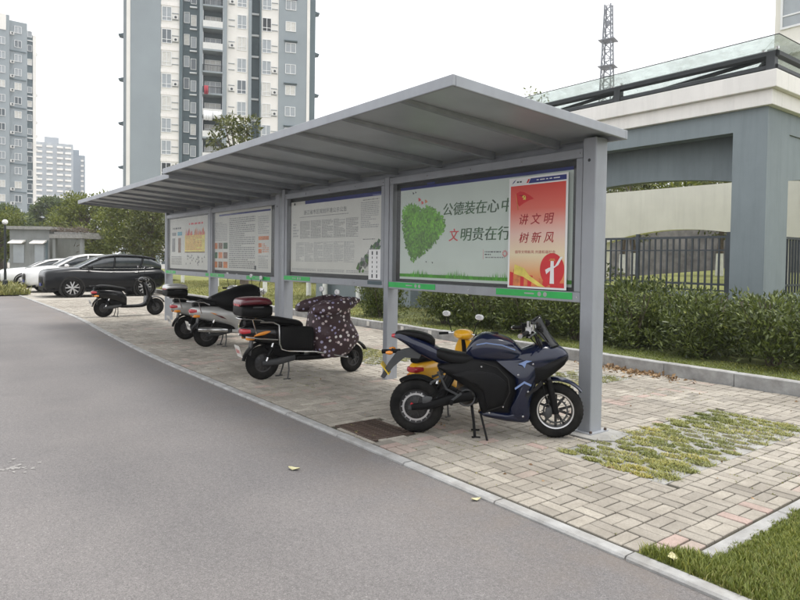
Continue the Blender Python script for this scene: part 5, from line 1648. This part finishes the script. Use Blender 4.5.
# fence between the columns
FE = empty('metal_fence', (-5.54, 13.05, 1.06), 0, 'dark grey upright bar fence between the colonnade columns', 'fence')
bar = MB(); bar.box(-.016, .016, -.016, .016, .02, 1.12); bm1 = bar.mesh('bar'); bm1.materials.append(MATS['fence_grey'])
for a, b in ((-4.889, -.311), (-10.089, -5.511)):
    mb = MB(); mb.box(a, b, -.02, .02, 1.121, 1.17); mb.box(a, b, -.018, .018, .86, .89); mb.box(a, b, -.02, .02, .16, .20); mb.box(a, b, -.018, .018, .04, .07); mb.build('rail', FE, 'fence_grey')
    n = int((b-a)/.14)
    for k in range(n+1):
        put('bar', bm1, FE, (a+.05+k*(b-a-.1)/n, .0005, 0))
    for q in (.06, .5, .94):
        mb = MB(); mb.box(a+(b-a)*q-.035, a+(b-a)*q+.035, -.036, .036, 0, 1.24); mb.build('fence_post', FE, 'fence_grey')
mb = MB(); mb.box(-.0, .04, 1.0, 5.4, 1.121, 1.17); mb.box(.0, .04, 1.0, 5.4, .16, .20); mb.build('rail', FE, 'fence_grey')
for k in range(30):
    put('bar', bm1, FE, (.02, 1.05+k*.145, 0))
# terrace lawn and slope behind
g = MB()
ny = 14
vs, fs = [], []
for j in range(ny+1):
    y = 13.4+j*2.2
    z = .98+max(0, y-17)*.035+max(0, y-30)*.22
    vs += [(-60, y, z*.6 if j == 0 else z), (30, y, z)]
for j in range(ny):
    fs.append((2*j, 2*j+1, 2*j+3, 2*j+2))
g.add([(max(-14, v[0]), v[1], v[2]) for v in vs], fs, 'lawn_ground'); struct('terrace', g)
g = MB(); g.box(-60, -12.5, 31, 31.6, -.2, 4.6); g.box(-12.49, 25, 28, 28.6, -.2, 4.6)
SW = tag(g.build('stone_wall', None, 'stone_wall'), 'dark rough stone retaining wall behind the lawn', 'wall')
for i, (x, y) in enumerate(((-9.5, 22), (-11.6, 24), (-14.5, 23), (-7.2, 25), (-17, 26), (-5.0, 24))):
    make_tree('lawn_tree', x, y, 1.2, 4.2, 1.7, 1.3, 'young tree with white painted trunk on the lawn behind the fence', 70+i, 'tree_leaf', 500, .16, white=1.0, group='white trunked trees behind the fence', trunk_r=.11)
# upper building in the corner
UB = empty('cream_house', (-11.0, 31.5, 0), 0, 'cream house with a white framed window rising above the glass canopy', 'house')
part('wall', UB, 'wall_cream', (-2.0, 10, 0, 6, -.2, 18))
part('cornice', UB, 'cornice_white', (-2.2, 10, -.25, 0, 11.1, 11.5), (-2.25, -2.001, .001, 6, 11.1, 11.5))
for k, x in enumerate((-.8, 2.2, 5.2)):
    for z in (12.3, 8.2, 15.4):
        mb = MB()
        mb.box(x-.95, x+.95, -.07, -.001, z, z+.09); mb.box(x-.95, x+.95, -.07, -.001, z+1.71, z+1.8); mb.box(x-.95, x-.86, -.07, -.001, z+.091, z+1.709); mb.box(x+.86, x+.95, -.07, -.001, z+.091, z+1.709)
        mb.box(x-.04, x+.04, -.06, -.002, z+.091, z+1.709); mb.box(x-.859, x-.041, -.055, -.002, z+.55, z+.62); mb.box(x+.041, x+.859, -.055, -.002, z+.55, z+.62)
        w_ = mb.build('window', UB, 'window_frame')
        mb = MB(); mb.box(x-.86, x+.86, -.02, -.0015, z+.09, z+1.71); mb.build('pane', w_, 'window_glass')

# ------------------------------------------------------------------ hedge and shrubs
def shrub_mesh(seed, rx, ry, h, n, size, m):
    rng = np.random.default_rng(seed)
    cl = []
    for k in range(44):
        a = rng.uniform(0, 2*pi); q = sqrt(rng.uniform(0, 1))
        zz = rng.uniform(.12, .84)*h
        s_ = .95 if zz < h*.7 else .8
        cl.append(((cos(a)*q*rx*.85*s_, sin(a)*q*ry*.85*s_, zz), (rx*.34, ry*.34, h*.20)))
    P, O = clump_points(cl, n, rng)
    P[:, 2] = np.clip(P[:, 2], .04, None)
    return leaf_cloud('foliage', P, O+np.array([0, 0, .35]), size, m, rng, .36, .1, .6)
SM = [shrub_mesh(100+i, .86, .72, 1.08, 1750, .092, 'hedge_leaf') for i in range(3)]
stem = MB()
rr = random.Random(2)
for k in range(9):
    a = rr.uniform(0, 6.28); d = rr.uniform(.05, .3)
    stem.tube([(d*.3*cos(a), d*.3*sin(a), -.05), (d*cos(a), d*sin(a), .4), (d*2*cos(a+.2), d*2*sin(a+.2), .95)], [.016, .012, .006], 5, 'bark')
stm = stem.mesh('stem')
hx = [3.2, 1.9, .7, -.5, -1.7, -2.9, -4.1, -5.2, -6.4, -7.6, -8.8, -10.0, -11.2]
for i, x in enumerate(hx):
    for row in range(2):
        e = empty('hedge_shrub', (x+(.55 if row else 0)+rr.uniform(-.1, .1), 10.15+row*.95+rr.uniform(-.08, .08), .16), rr.uniform(0, 6.28), 'leafy dark green shrub in the clipped hedge behind the back kerb', 'shrub', 'shrubs of the hedge')
        s_ = rr.uniform(.90, 1.05)
        put('foliage', SM[(i+row) % 3], e, sc=(s_, s_, s_*(1.0 if row == 0 else 1.06)))
        put('stem', stm, e)
e = empty('round_shrub', (-13.3, 9.75, .15), .5, 'round dark shrub standing alone on the lawn beside the hedge', 'shrub')
put('foliage', SM[1], e, sc=(.85, .85, 1.05)); put('stem', stm, e)
for i in range(7):
    e = empty('lawn_shrub', (-15.5-i*3.1, 20.2+.3*(i % 2), .15), i*1.3, 'large dark shrub at the far edge of the lawn', 'shrub', 'shrubs at the far edge of the lawn')
    put('foliage', SM[i % 3], e, sc=(2.3, 1.6, 1.7)); put('stem', stm, e)

# ------------------------------------------------------------------ trees
rng = np.random.default_rng(77)
N_ = 46
cl = [((rng.uniform(-34, 6), 34+rng.uniform(0, 5), 3.0+rng.uniform(0, 4.6)), (2.1, 1.8, 1.5)) for _ in range(N_)]
P, O = clump_points(cl, 520, rng)
tag(link('hillside_wood', leaf_cloud('hillside_wood', P, O, .34, 'tree_leaf_light', rng)), 'wooded green slope rising above the stone wall', 'wood', None, 'stuff')
TR = [(-18.66, 12.6), (-20.61, 12.4), (-22.54, 12.8), (-25.98, 12.55), (-31.6, 12.6), (-36.7, 12.6)]
for i, (x, y) in enumerate(TR):
    hgt = (3.6, 3.8, 4.0, 4.6, 6.3, 7.0)[i]
    make_tree('avenue_tree', x, y, .15, hgt, 1.9, (1.0, 1.0, 1.0, 1.1, 1.3, 1.5)[i], ('white trunked lawn tree nearest the round shrub', 'second white trunked lawn tree counted from the round shrub', 'third white trunked lawn tree counted from the round shrub', 'fourth white trunked lawn tree counted from the round shrub', 'fifth white trunked lawn tree counted from the round shrub', 'white trunked lawn tree nearest the dark tree by the parked cars')[i], 40+i, 'tree_leaf', 520, .17, white=1.25, group='white trunked avenue trees', trunk_r=.078)
make_tree('tall_tree', -33.2, 14.8, .15, 9.6, 4.2, 2.0, 'tall loose tree whose crown shows above the shelter roof', 61, 'tree_leaf', 380, .28, trunk_r=.2, gap=.9)
make_tree('broad_tree', -54.0, 11.6, 0, 6.6, 2.0, 3.2, 'broad light green tree behind the black suv', 62, 'tree_leaf_light', 480, .26, trunk_r=.22, nclump=34)
make_tree('broad_tree', -47.6, 12.4, 0, 6.3, 2.0, 2.6, 'dense green tree between the black suv and the far shelter', 63, 'tree_leaf_light', 480, .26, trunk_r=.2, nclump=34)
make_tree('dark_tree', -43.5, 13.0, 0, 5.6, 1.8, 2.1, 'dark green tree close beside the far end of the shelter', 64, 'tree_leaf', 480, .24, trunk_r=.18, nclump=30)
make_tree('distant_tree', -90, 15.0, 0, 9.2, 3.0, 3.6, 'pale round tree below the pair of far towers', 65, 'tree_leaf_far', 420, .5, trunk_r=.3)
make_tree('verge_tree', -56, 5.6, 0, 5.0, 1.6, 2.3, 'green tree behind the lamp post at the road bend', 66, 'tree_leaf_light', 420, .3, trunk_r=.2)
make_tree('verge_tree', -72, 7.5, 0, 6.5, 2.0, 3.0, 'green tree between the gatehouse and the left tower', 67, 'tree_leaf_far', 400, .4, trunk_r=.25)
make_tree('bare_tree', -50.5, 9.2, 0, 4.2, 1.2, 1.6, 'leafless tangled tree beside the gatehouse canopy', 68, bare=True, trunk_r=.10, nclump=40)
make_tree('roof_tree', -20.3, 23.3, .5, 9.7, 5, 1.2, 'thin yellowing tree whose tip shows over the shelter roof', 69, 'tree_leaf_light', 160, .2, trunk_r=.14, gap=.8)

# ------------------------------------------------------------------ gatehouse, canopy, lamp
GH = empty('gatehouse', (-47.6, 6.9, 0), radians(52.3), 'small grey gatehouse with a pale flat roof edge beyond the white cars', 'building')
part('wall', GH, 'gate_grey', (-1.9, .7, 0, 4, -.1, 3.3))
part('roof', GH, 'concrete', (-2.1, .9, -.25, 4.2, 3.301, 3.5))
for x in (-1.3, .1):
    mb = MB(); mb.box(x-.35, x+.35, -.03, .0, 1.1, 2.3); w_ = mb.build('window', GH, 'window_glass')
    mb = MB(); mb.prism([(x-.45, -.001, 2.62), (x-.45, -.5, 2.42), (x-.45, -.5, 2.36), (x-.45, -.001, 2.5)], (.9, 0, 0)); mb.build('awning', GH, 'cornice_white')
mb = MB(); mb.box(.35, .6, -.03, -.001, 0, 2.6); mb.build('pilaster', GH, 'tower_teal')
GC = empty('gate_canopy', (-46.0, 9.4, 0), radians(45), 'low pale canopy roof on posts tangled with bare vines', 'canopy')
part('roof', GC, 'concrete', (-1.9, .4, -1, 1.4, 2.75, 3.0), (-1.7, .2, -.8, 1.2, 3.001, 3.15))
for x in (-1.7, .2):
    part('post', GC, 'gate_grey', (x-.1, x+.1, -.8, -.6, -.1, 2.749))
mb = MB(); rr = random.Random(9)
for k in range(70):
    x = rr.uniform(-1.9, .4); p = Vector((x, rr.uniform(-1.0, .6), 3.16)); pts = [p]
    for q in range(4):
        p = p+Vector((rr.uniform(-.3, .3), rr.uniform(-.25, .1), rr.uniform(-.02, .14))); pts.append(p)
    mb.tube(pts, .018, 4, 'bark')
mb.build('vine', GC)
LP = empty('lamp_post', (-31.5, 3.32, .04), 0, 'black lamp post with a small pale globe at the road bend', 'lamp post')
mb = MB(); mb.tube([(0, 0, 0), (0, 0, .5), (0, 0, .55), (0, 0, 2.85)], [.10, .10, .055, .04], 10); mb.build('pole', LP, 'lamp_pole')
mb = MB(); mb.loft([(-.11, 0, 2.93, 3.03, .06), (0, 0, 2.86, 3.08, .11), (.11, 0, 2.93, 3.03, .06)], 16, 4, 2.0, 'lamp_globe'); mb.build('globe', LP, smooth=True)

# ------------------------------------------------------------------ towers
WVR = random.Random(77)
def win_mesh(w, h, cols=2, transom=.3, d=.10, open_=False):
    mb = MB(); f = .07
    mb.box(-w/2, w/2, -d, -.002, 0, f); mb.box(-w/2, w/2, -d, -.002, h-f, h); mb.box(-w/2, -w/2+f, -d, -.002, f+.001, h-f-.001); mb.box(w/2-f, w/2, -d, -.002, f+.001, h-f-.001)
    for k in range(1, cols):
        x = -w/2+w*k/cols; mb.box(x-f/2, x+f/2, -d*.9, -.003, f+.001, h-f-.001)
    if transom:
        mb.box(-w/2+f, w/2-f, -d*.8, -.0035, h*transom-f/2, h*transom+f/2)
    a = mb.mesh('window'); a.materials.append(MATS['window_frame'])
    p = MB(); p.box(-w/2+f*.5, w/2-f*.5, -d*.35, -.001, f*.5, h-f*.5); ps = []
    for mm in (('dark_opening',) if open_ else ('window_glass', 'window_glass', 'window_glass_dark', 'window_curtain')):
        b = p.mesh('pane'); b.materials.append(MATS[mm]); ps.append(b)
    return a, ps
def put_win(t, wm, x, y, z):
    o = put('window', wm[0], t, (x, y, z)); put('pane', WVR.choice(wm[1]), o)
TW = empty('apartment_tower', (-85.25, 34.3, 0), atan2(34.3, -85.25)-pi/2, 'tall blue grey apartment tower with white window bays and stacked balconies', 'tower')
SH, NS = 2.97, 17
def U(px): return (px-220)*.1375
H_ = SH*NS
part('wall', TW, 'tower_grey', (U(136.5), U(164), 0, 12, 0, H_))
part('wall', TW, 'tower_grey', (U(277), U(305.5), 0, 12, 0, H_))
part('corner_strip', TW, 'tower_white', (U(133), U(136.4), -.05, 12, 0, H_), (U(305.6), U(308.6), -.05, 12, 0, H_))
part('side_wing', TW, 'tower_grey', (U(129), U(132.9), 1.2, 13, 0, H_)); part('side_wing', TW, 'tower_teal', (U(308.7), U(315.5), 1.2, 13, 0, H_))
part('recess', TW, 'tower_teal', (U(181.1), U(199.9), 1.2, 11, 0, H_)); part('recess', TW, 'tower_teal', (U(250.1), U(257.9), 1.4, 11, 0, H_))
part('pilaster', TW, 'tower_teal', (U(181.1), U(184), -.1, 1.19, 0, H_)); part('pilaster', TW, 'tower_grey', (U(200), U(203), -.3, 1.19, 0, H_)); part('pilaster', TW, 'tower_grey', (U(222), U(226), -.3, 2.4, 0, H_)); part('pilaster', TW, 'tower_grey', (U(247), U(250), -.1, 1.39, 0, H_)); part('pilaster', TW, 'tower_teal', (U(258), U(259.5), -.1, 1.39, 0, H_))
part('bay_wall', TW, 'tower_white', (U(164.1), U(181), .10, 10, 0, H_)); part('bay_wall', TW, 'tower_white', (U(226.1), U(246.9), .10, 10, 0, H_)); part('bay_wall', TW, 'tower_white', (U(259.6), U(276.9), .10, 10, 0, H_))
part('balcony_back', TW, 'tower_teal', (U(203.1), U(221.9), 1.5, 10, 0, H_))
for px_ in (130, 312):
    pass
WB = win_mesh(1.25, 1.9, 2, .28); WBo = win_mesh(1.25, 1.9, 2, .28, open_=True); WS = win_mesh(1.45, 1.35, 2, .0); WR = win_mesh(.75, 1.5, 1, .0); WBal = win_mesh(2.2, 2.0, 3, .7)
ac = MB(); ac.box(-.38, .38, -.33, .0, 0, .55, 'aircon'); ac.lathe([(0, .0), (.2, .0)], (.05, -.335, .28), (0, -1, 0), 14, 'dark_opening'); acm = ac.mesh('air_conditioner')
led = MB(); led.box(-.42, .42, -.10, -.002, 0, .07); led.box(-.42, .42, -.10, -.002, .85, .92); ledm = led.mesh('ledge'); ledm.materials.append(MATS['tower_grey'])
sl = MB(); sl.box(U(203.1), U(221.9), -.45, 1.499, 0, .22); slm = sl.mesh('balcony_slab'); slm.materials.append(MATS['tower_grey'])
rl = MB(); rl.box(U(203.1), U(221.9), -.44, -.38, .221, 1.05, 'aircon'); 
rlm = rl.mesh('balustrade'); 
rl2 = MB()
for k in range(14):
    x = U(203.4)+(U(221.6)-U(203.4))*k/13; rl2.box(x-.03, x+.03, -.44, -.38, .221, 1.0)
rl2.box(U(203.1), U(221.9), -.45, -.37, 1.001, 1.07); rlm2 = rl2.mesh('balustrade'); rlm2.materials.append(MATS['rail_dark'])
hood = MB(); hood.prism([(-.9, -.001, 0), (-.9, -.45, -.12), (-.9, -.45, -.2), (-.9, -.001, -.28)], (1.8, 0, 0)); hoodm = hood.mesh('window_hood'); hoodm.materials.append(MATS['tower_teal'])
bc = MB(); bc.box(U(164.1)-.01, U(181)+.005, .02, .099, 0, .42); bcm = bc.mesh('band'); bcm.materials.append(MATS['cornice_white'])
vr = random.Random(21)
for k in range(NS):
    z = k*SH
    wb_ = lambda: WBo if vr.random() < .16 else WB
    put_win(TW, wb_(), U(169.3), .10, z+.55); put_win(TW, wb_(), U(240.5), .10, z+.55); put_win(TW, wb_(), U(265), .10, z+.55)
    for ux in (177.3, 230.5, 272.8):
        put('ledge', ledm, TW, (U(ux), .10, z+.75))
        if vr.random() < .45:
            put('air_conditioner', acm, TW, (U(ux), .09, z+.83), 0, .85)
    for ux in (172.5, 236.5, 268):
        m_ = MB(); m_.box(-1.1, 1.1, 0, .07, 0, .12)
    put_win(TW, WR, U(194), 1.2, z+.6); put_win(TW, WR, U(187.5), 1.2, z+.9)
    put_win(TW, WS, U(289), .0, z+.9)
    if k % 2 == 0:
        put('window_hood', hoodm, TW, (U(289), 0, z+2.65))
        for ux, yy in ((128.6, 3.0), (315.8, 3.0)):
            o = put('window_hood', hoodm, TW, (U(ux), yy, z+2.1), radians(-90 if ux < 200 else 90), (.7, 1.6, 1.6))
    put('balcony_slab', slm, TW, (0, 0, z)); put('balustrade', rlm if vr.random() < .6 else rlm2, TW, (0, 0, z))
    put_win(TW, WBal, U(212.5), 1.5, z+.25)
    put('floor_band', bcm, TW, (0, 0, z+2.6))
    for ux in (190.5, 254):
        m_ = MB(); 
bnd = MB(); bnd.box(-.85, .85, -.25, -.001, 0, .18); bndm = bnd.mesh('slab_edge'); bndm.materials.append(MATS['window_frame'])
for k in range(NS):
    put('slab_edge', bndm, TW, (U(193.8), 1.2, k*SH+.05), 0, (.55, 1, 1)); put('slab_edge', bndm, TW, (U(254), 1.4, k*SH+.1), 0, (.6, 1, 1.4))
# laundry on two balconies
def on_tower(u, v, z):
    return TW.matrix_world @ Vector((u, v, z))
bpy.context.view_layer.update()
def laundry(u0, u1, z0, z1, m, label, seed):
    r_ = random.Random(seed); mb = MB()
    n = 12
    top_ = [(u0+(u1-u0)*k/n, -.02+.04*sin(k*1.9), z1) for k in range(n+1)]; bot = [(u0+(u1-u0)*k/n, .0+.10*sin(k*1.9+.5), z0+.06*r_.random()) for k in range(n+1)]
    mb.add(top_+bot, [(k, k+1, k+n+2, k+n+1) for k in range(n)], m)
    o = mb.build('laundry', None, smooth=True); md = o.modifiers.new('t', 'SOLIDIFY'); md.thickness = .02
    o.location = on_tower(0, -.65, 0); o.rotation_euler = (0, 0, TW.rotation_euler.z)
    return tag(o, label, 'laundry')
laundry(U(204), U(212.5), 20.2, 21.5, 'cloth_white', 'white bed sheet hung over a balcony of the apartment tower', 1)
laundry(U(213), U(221), 20.5, 21.5, 'cloth_white', 'smaller white sheet hung beside the bed sheet on the tower balcony', 2)
laundry(U(204.5), U(208.5), 23.7, 24.9, 'cloth_red', 'red clothes drying on a balcony of the apartment tower', 3)

LT = empty('apartment_tower', (-155.3, 15.5, 0), atan2(15.5, -155.3)-pi/2+.12, 'blue grey apartment tower standing behind the lamp post and gatehouse', 'tower')
def V_(px): return px*.205
LS, LN = 2.92, 17
LH = LS*LN
part('wall', LT, 'tower_grey', (V_(-26), V_(8), -.6, 14, 0, LH+1.2)); part('wall', LT, 'tower_grey', (V_(8.1), V_(24), 0, 14, 0, LH+.4)); part('wall', LT, 'tower_teal', (V_(24.1), V_(29.5), .8, 14, 0, LH-1.5)); part('corner_strip', LT, 'tower_white', (V_(29.6), V_(32.6), .6, 14, 0, LH-1.6))
part('parapet', LT, 'tower_white', (V_(-26), V_(5), -.75, -.601, LH-2.0, LH+1.2))
lw = win_mesh(1.3, 1.45, 2, 0, .14); lw2 = win_mesh(.9, 1.3, 1, 0, .14)
lb = MB(); lb.box(V_(8.1), V_(23), -.16, -.001, 0, .2); lbm = lb.mesh('floor_band'); lbm.materials.append(MATS['tower_teal'])
for k in range(LN):
    z = k*LS
    put_win(LT, lw, V_(15.8), 0, z+.9); put_win(LT, lw2, V_(26.8), .8, z+.8); put_win(LT, lw, V_(1), -.6, z+.9); put_win(LT, lw, V_(-12), -.6, z+.9)
    if k % 2: put('floor_band', lbm, LT, (0, 0, z))
    if vr.random() < .6: put('air_conditioner', acm, LT, (V_(10.5), -.02, z+.4))
    if vr.random() < .6: put('slab_edge', bndm, LT, (V_(27), .8, z), 0, (.6, 1, 1))
    if vr.random() < .4: put('air_conditioner', acm, LT, (V_(33.4), 2.5, z+.6), pi/2)

def far_tower(loc, w, h, label, m, bays):
    t = empty('distant_tower', loc, atan2(loc[1], loc[0])-pi/2, label, 'tower')
    part('wall', t, m, (-w/2, w/2, 0, 14, 0, h))
    for i, (u, bw) in enumerate(bays):
        mb = MB()
        for k in range(int(h/3)):
            mb.box(u-bw/2, u+bw/2, -1.0, -.001, k*3+.3, k*3+1.3)
        tag(mb.build('balcony_stack', t, 'tower_white'), kind='stuff')
        mb = MB()
        for k in range(int(h/3)):
            mb.box(u-bw/2+.2, u+bw/2-.2, -.2, -.0015, k*3+1.4, k*3+2.9)
        tag(mb.build('window_stack', t, 'window_glass'), kind='stuff')
    part('roof_block', t, m, (-w*.2, w*.15, 3, 9, h+.001, h+3.5))
    return t
far_tower((-395, 64, 0), 20, 63, 'far pale grey apartment tower with ranks of white balconies', 'far_wall', ((-7, 4), (-1.5, 3), (3.5, 3), (7.5, 3)))
far_tower((-419, 80.5, 0), 9, 61, 'far slim blue grey tower beside the paler one', 'far_wall_dark', ((3, 1.5),))
# ------------------------------------------------------------------ lattice mast and two thin far masts
MT = empty('lattice_mast', (-96.5, 139.2, 0), .3, 'grey steel lattice telecom mast against the white sky', 'mast')
def mast_r(z): return .8+(66-z)*.03
legs = []
for k in range(4):
    a = pi/4+k*pi/2
    mb = MB(); mb.tube([(mast_r(z)*cos(a)*1.3, mast_r(z)*sin(a)*1.3, z) for z in (0, 30, 50, 66)], .19, 5); mb.build('leg', MT, 'mast_steel')
mb = MB()
z = 26.0
fl_ = 0
while z < 65:
    z2 = z+2.2
    for k in range(4):
        a, b = pi/4+k*pi/2, pi/4+(k+1)*pi/2
        p = Vector((mast_r(z)*cos(a)*1.3, mast_r(z)*sin(a)*1.3, z)); q = Vector((mast_r(z2)*cos(b)*1.3, mast_r(z2)*sin(b)*1.3, z2))
        p2 = Vector((mast_r(z2)*cos(a)*1.3, mast_r(z2)*sin(a)*1.3, z2))
        mb.tube([p, q], .11, 4); mb.tube([p2, q], .10, 4)
    z = z2
tag(mb.build('bracing', MT, 'mast_steel'), kind='stuff')
for z in (50.5, 57.0):
    part('platform', MT, 'mast_steel', (-1.9, 2.1, -1.9, 1.9, z, z+.15))
mb = MB(); mb.lathe([(0, .3), (.8, .15), (.8, 0), (0, 0)], (.2, -.9, 61), (-.6, -.8, 0), 16); mb.build('dish', MT, 'mast_steel')

# ------------------------------------------------------------------ air
hz = MB(); hz.box(-925, 925, -725, 925, -1.5, 75)
HZ = hz.build('haze')
hm = bpy.data.materials.new('haze_air'); hm.use_nodes = True
hn = hm.node_tree; hn.nodes.remove(hn.nodes['Principled BSDF'])
pv = hn.nodes.new('ShaderNodeVolumePrincipled')
pv.inputs['Color'].default_value = (0.93, 0.95, 0.98, 1)
pv.inputs['Density'].default_value = 0.0006
hn.links.new(pv.outputs[0], hn.nodes['Material Output'].inputs['Volume'])
HZ.data.materials.clear(); HZ.data.materials.append(hm)
HZ['kind'] = 'stuff'
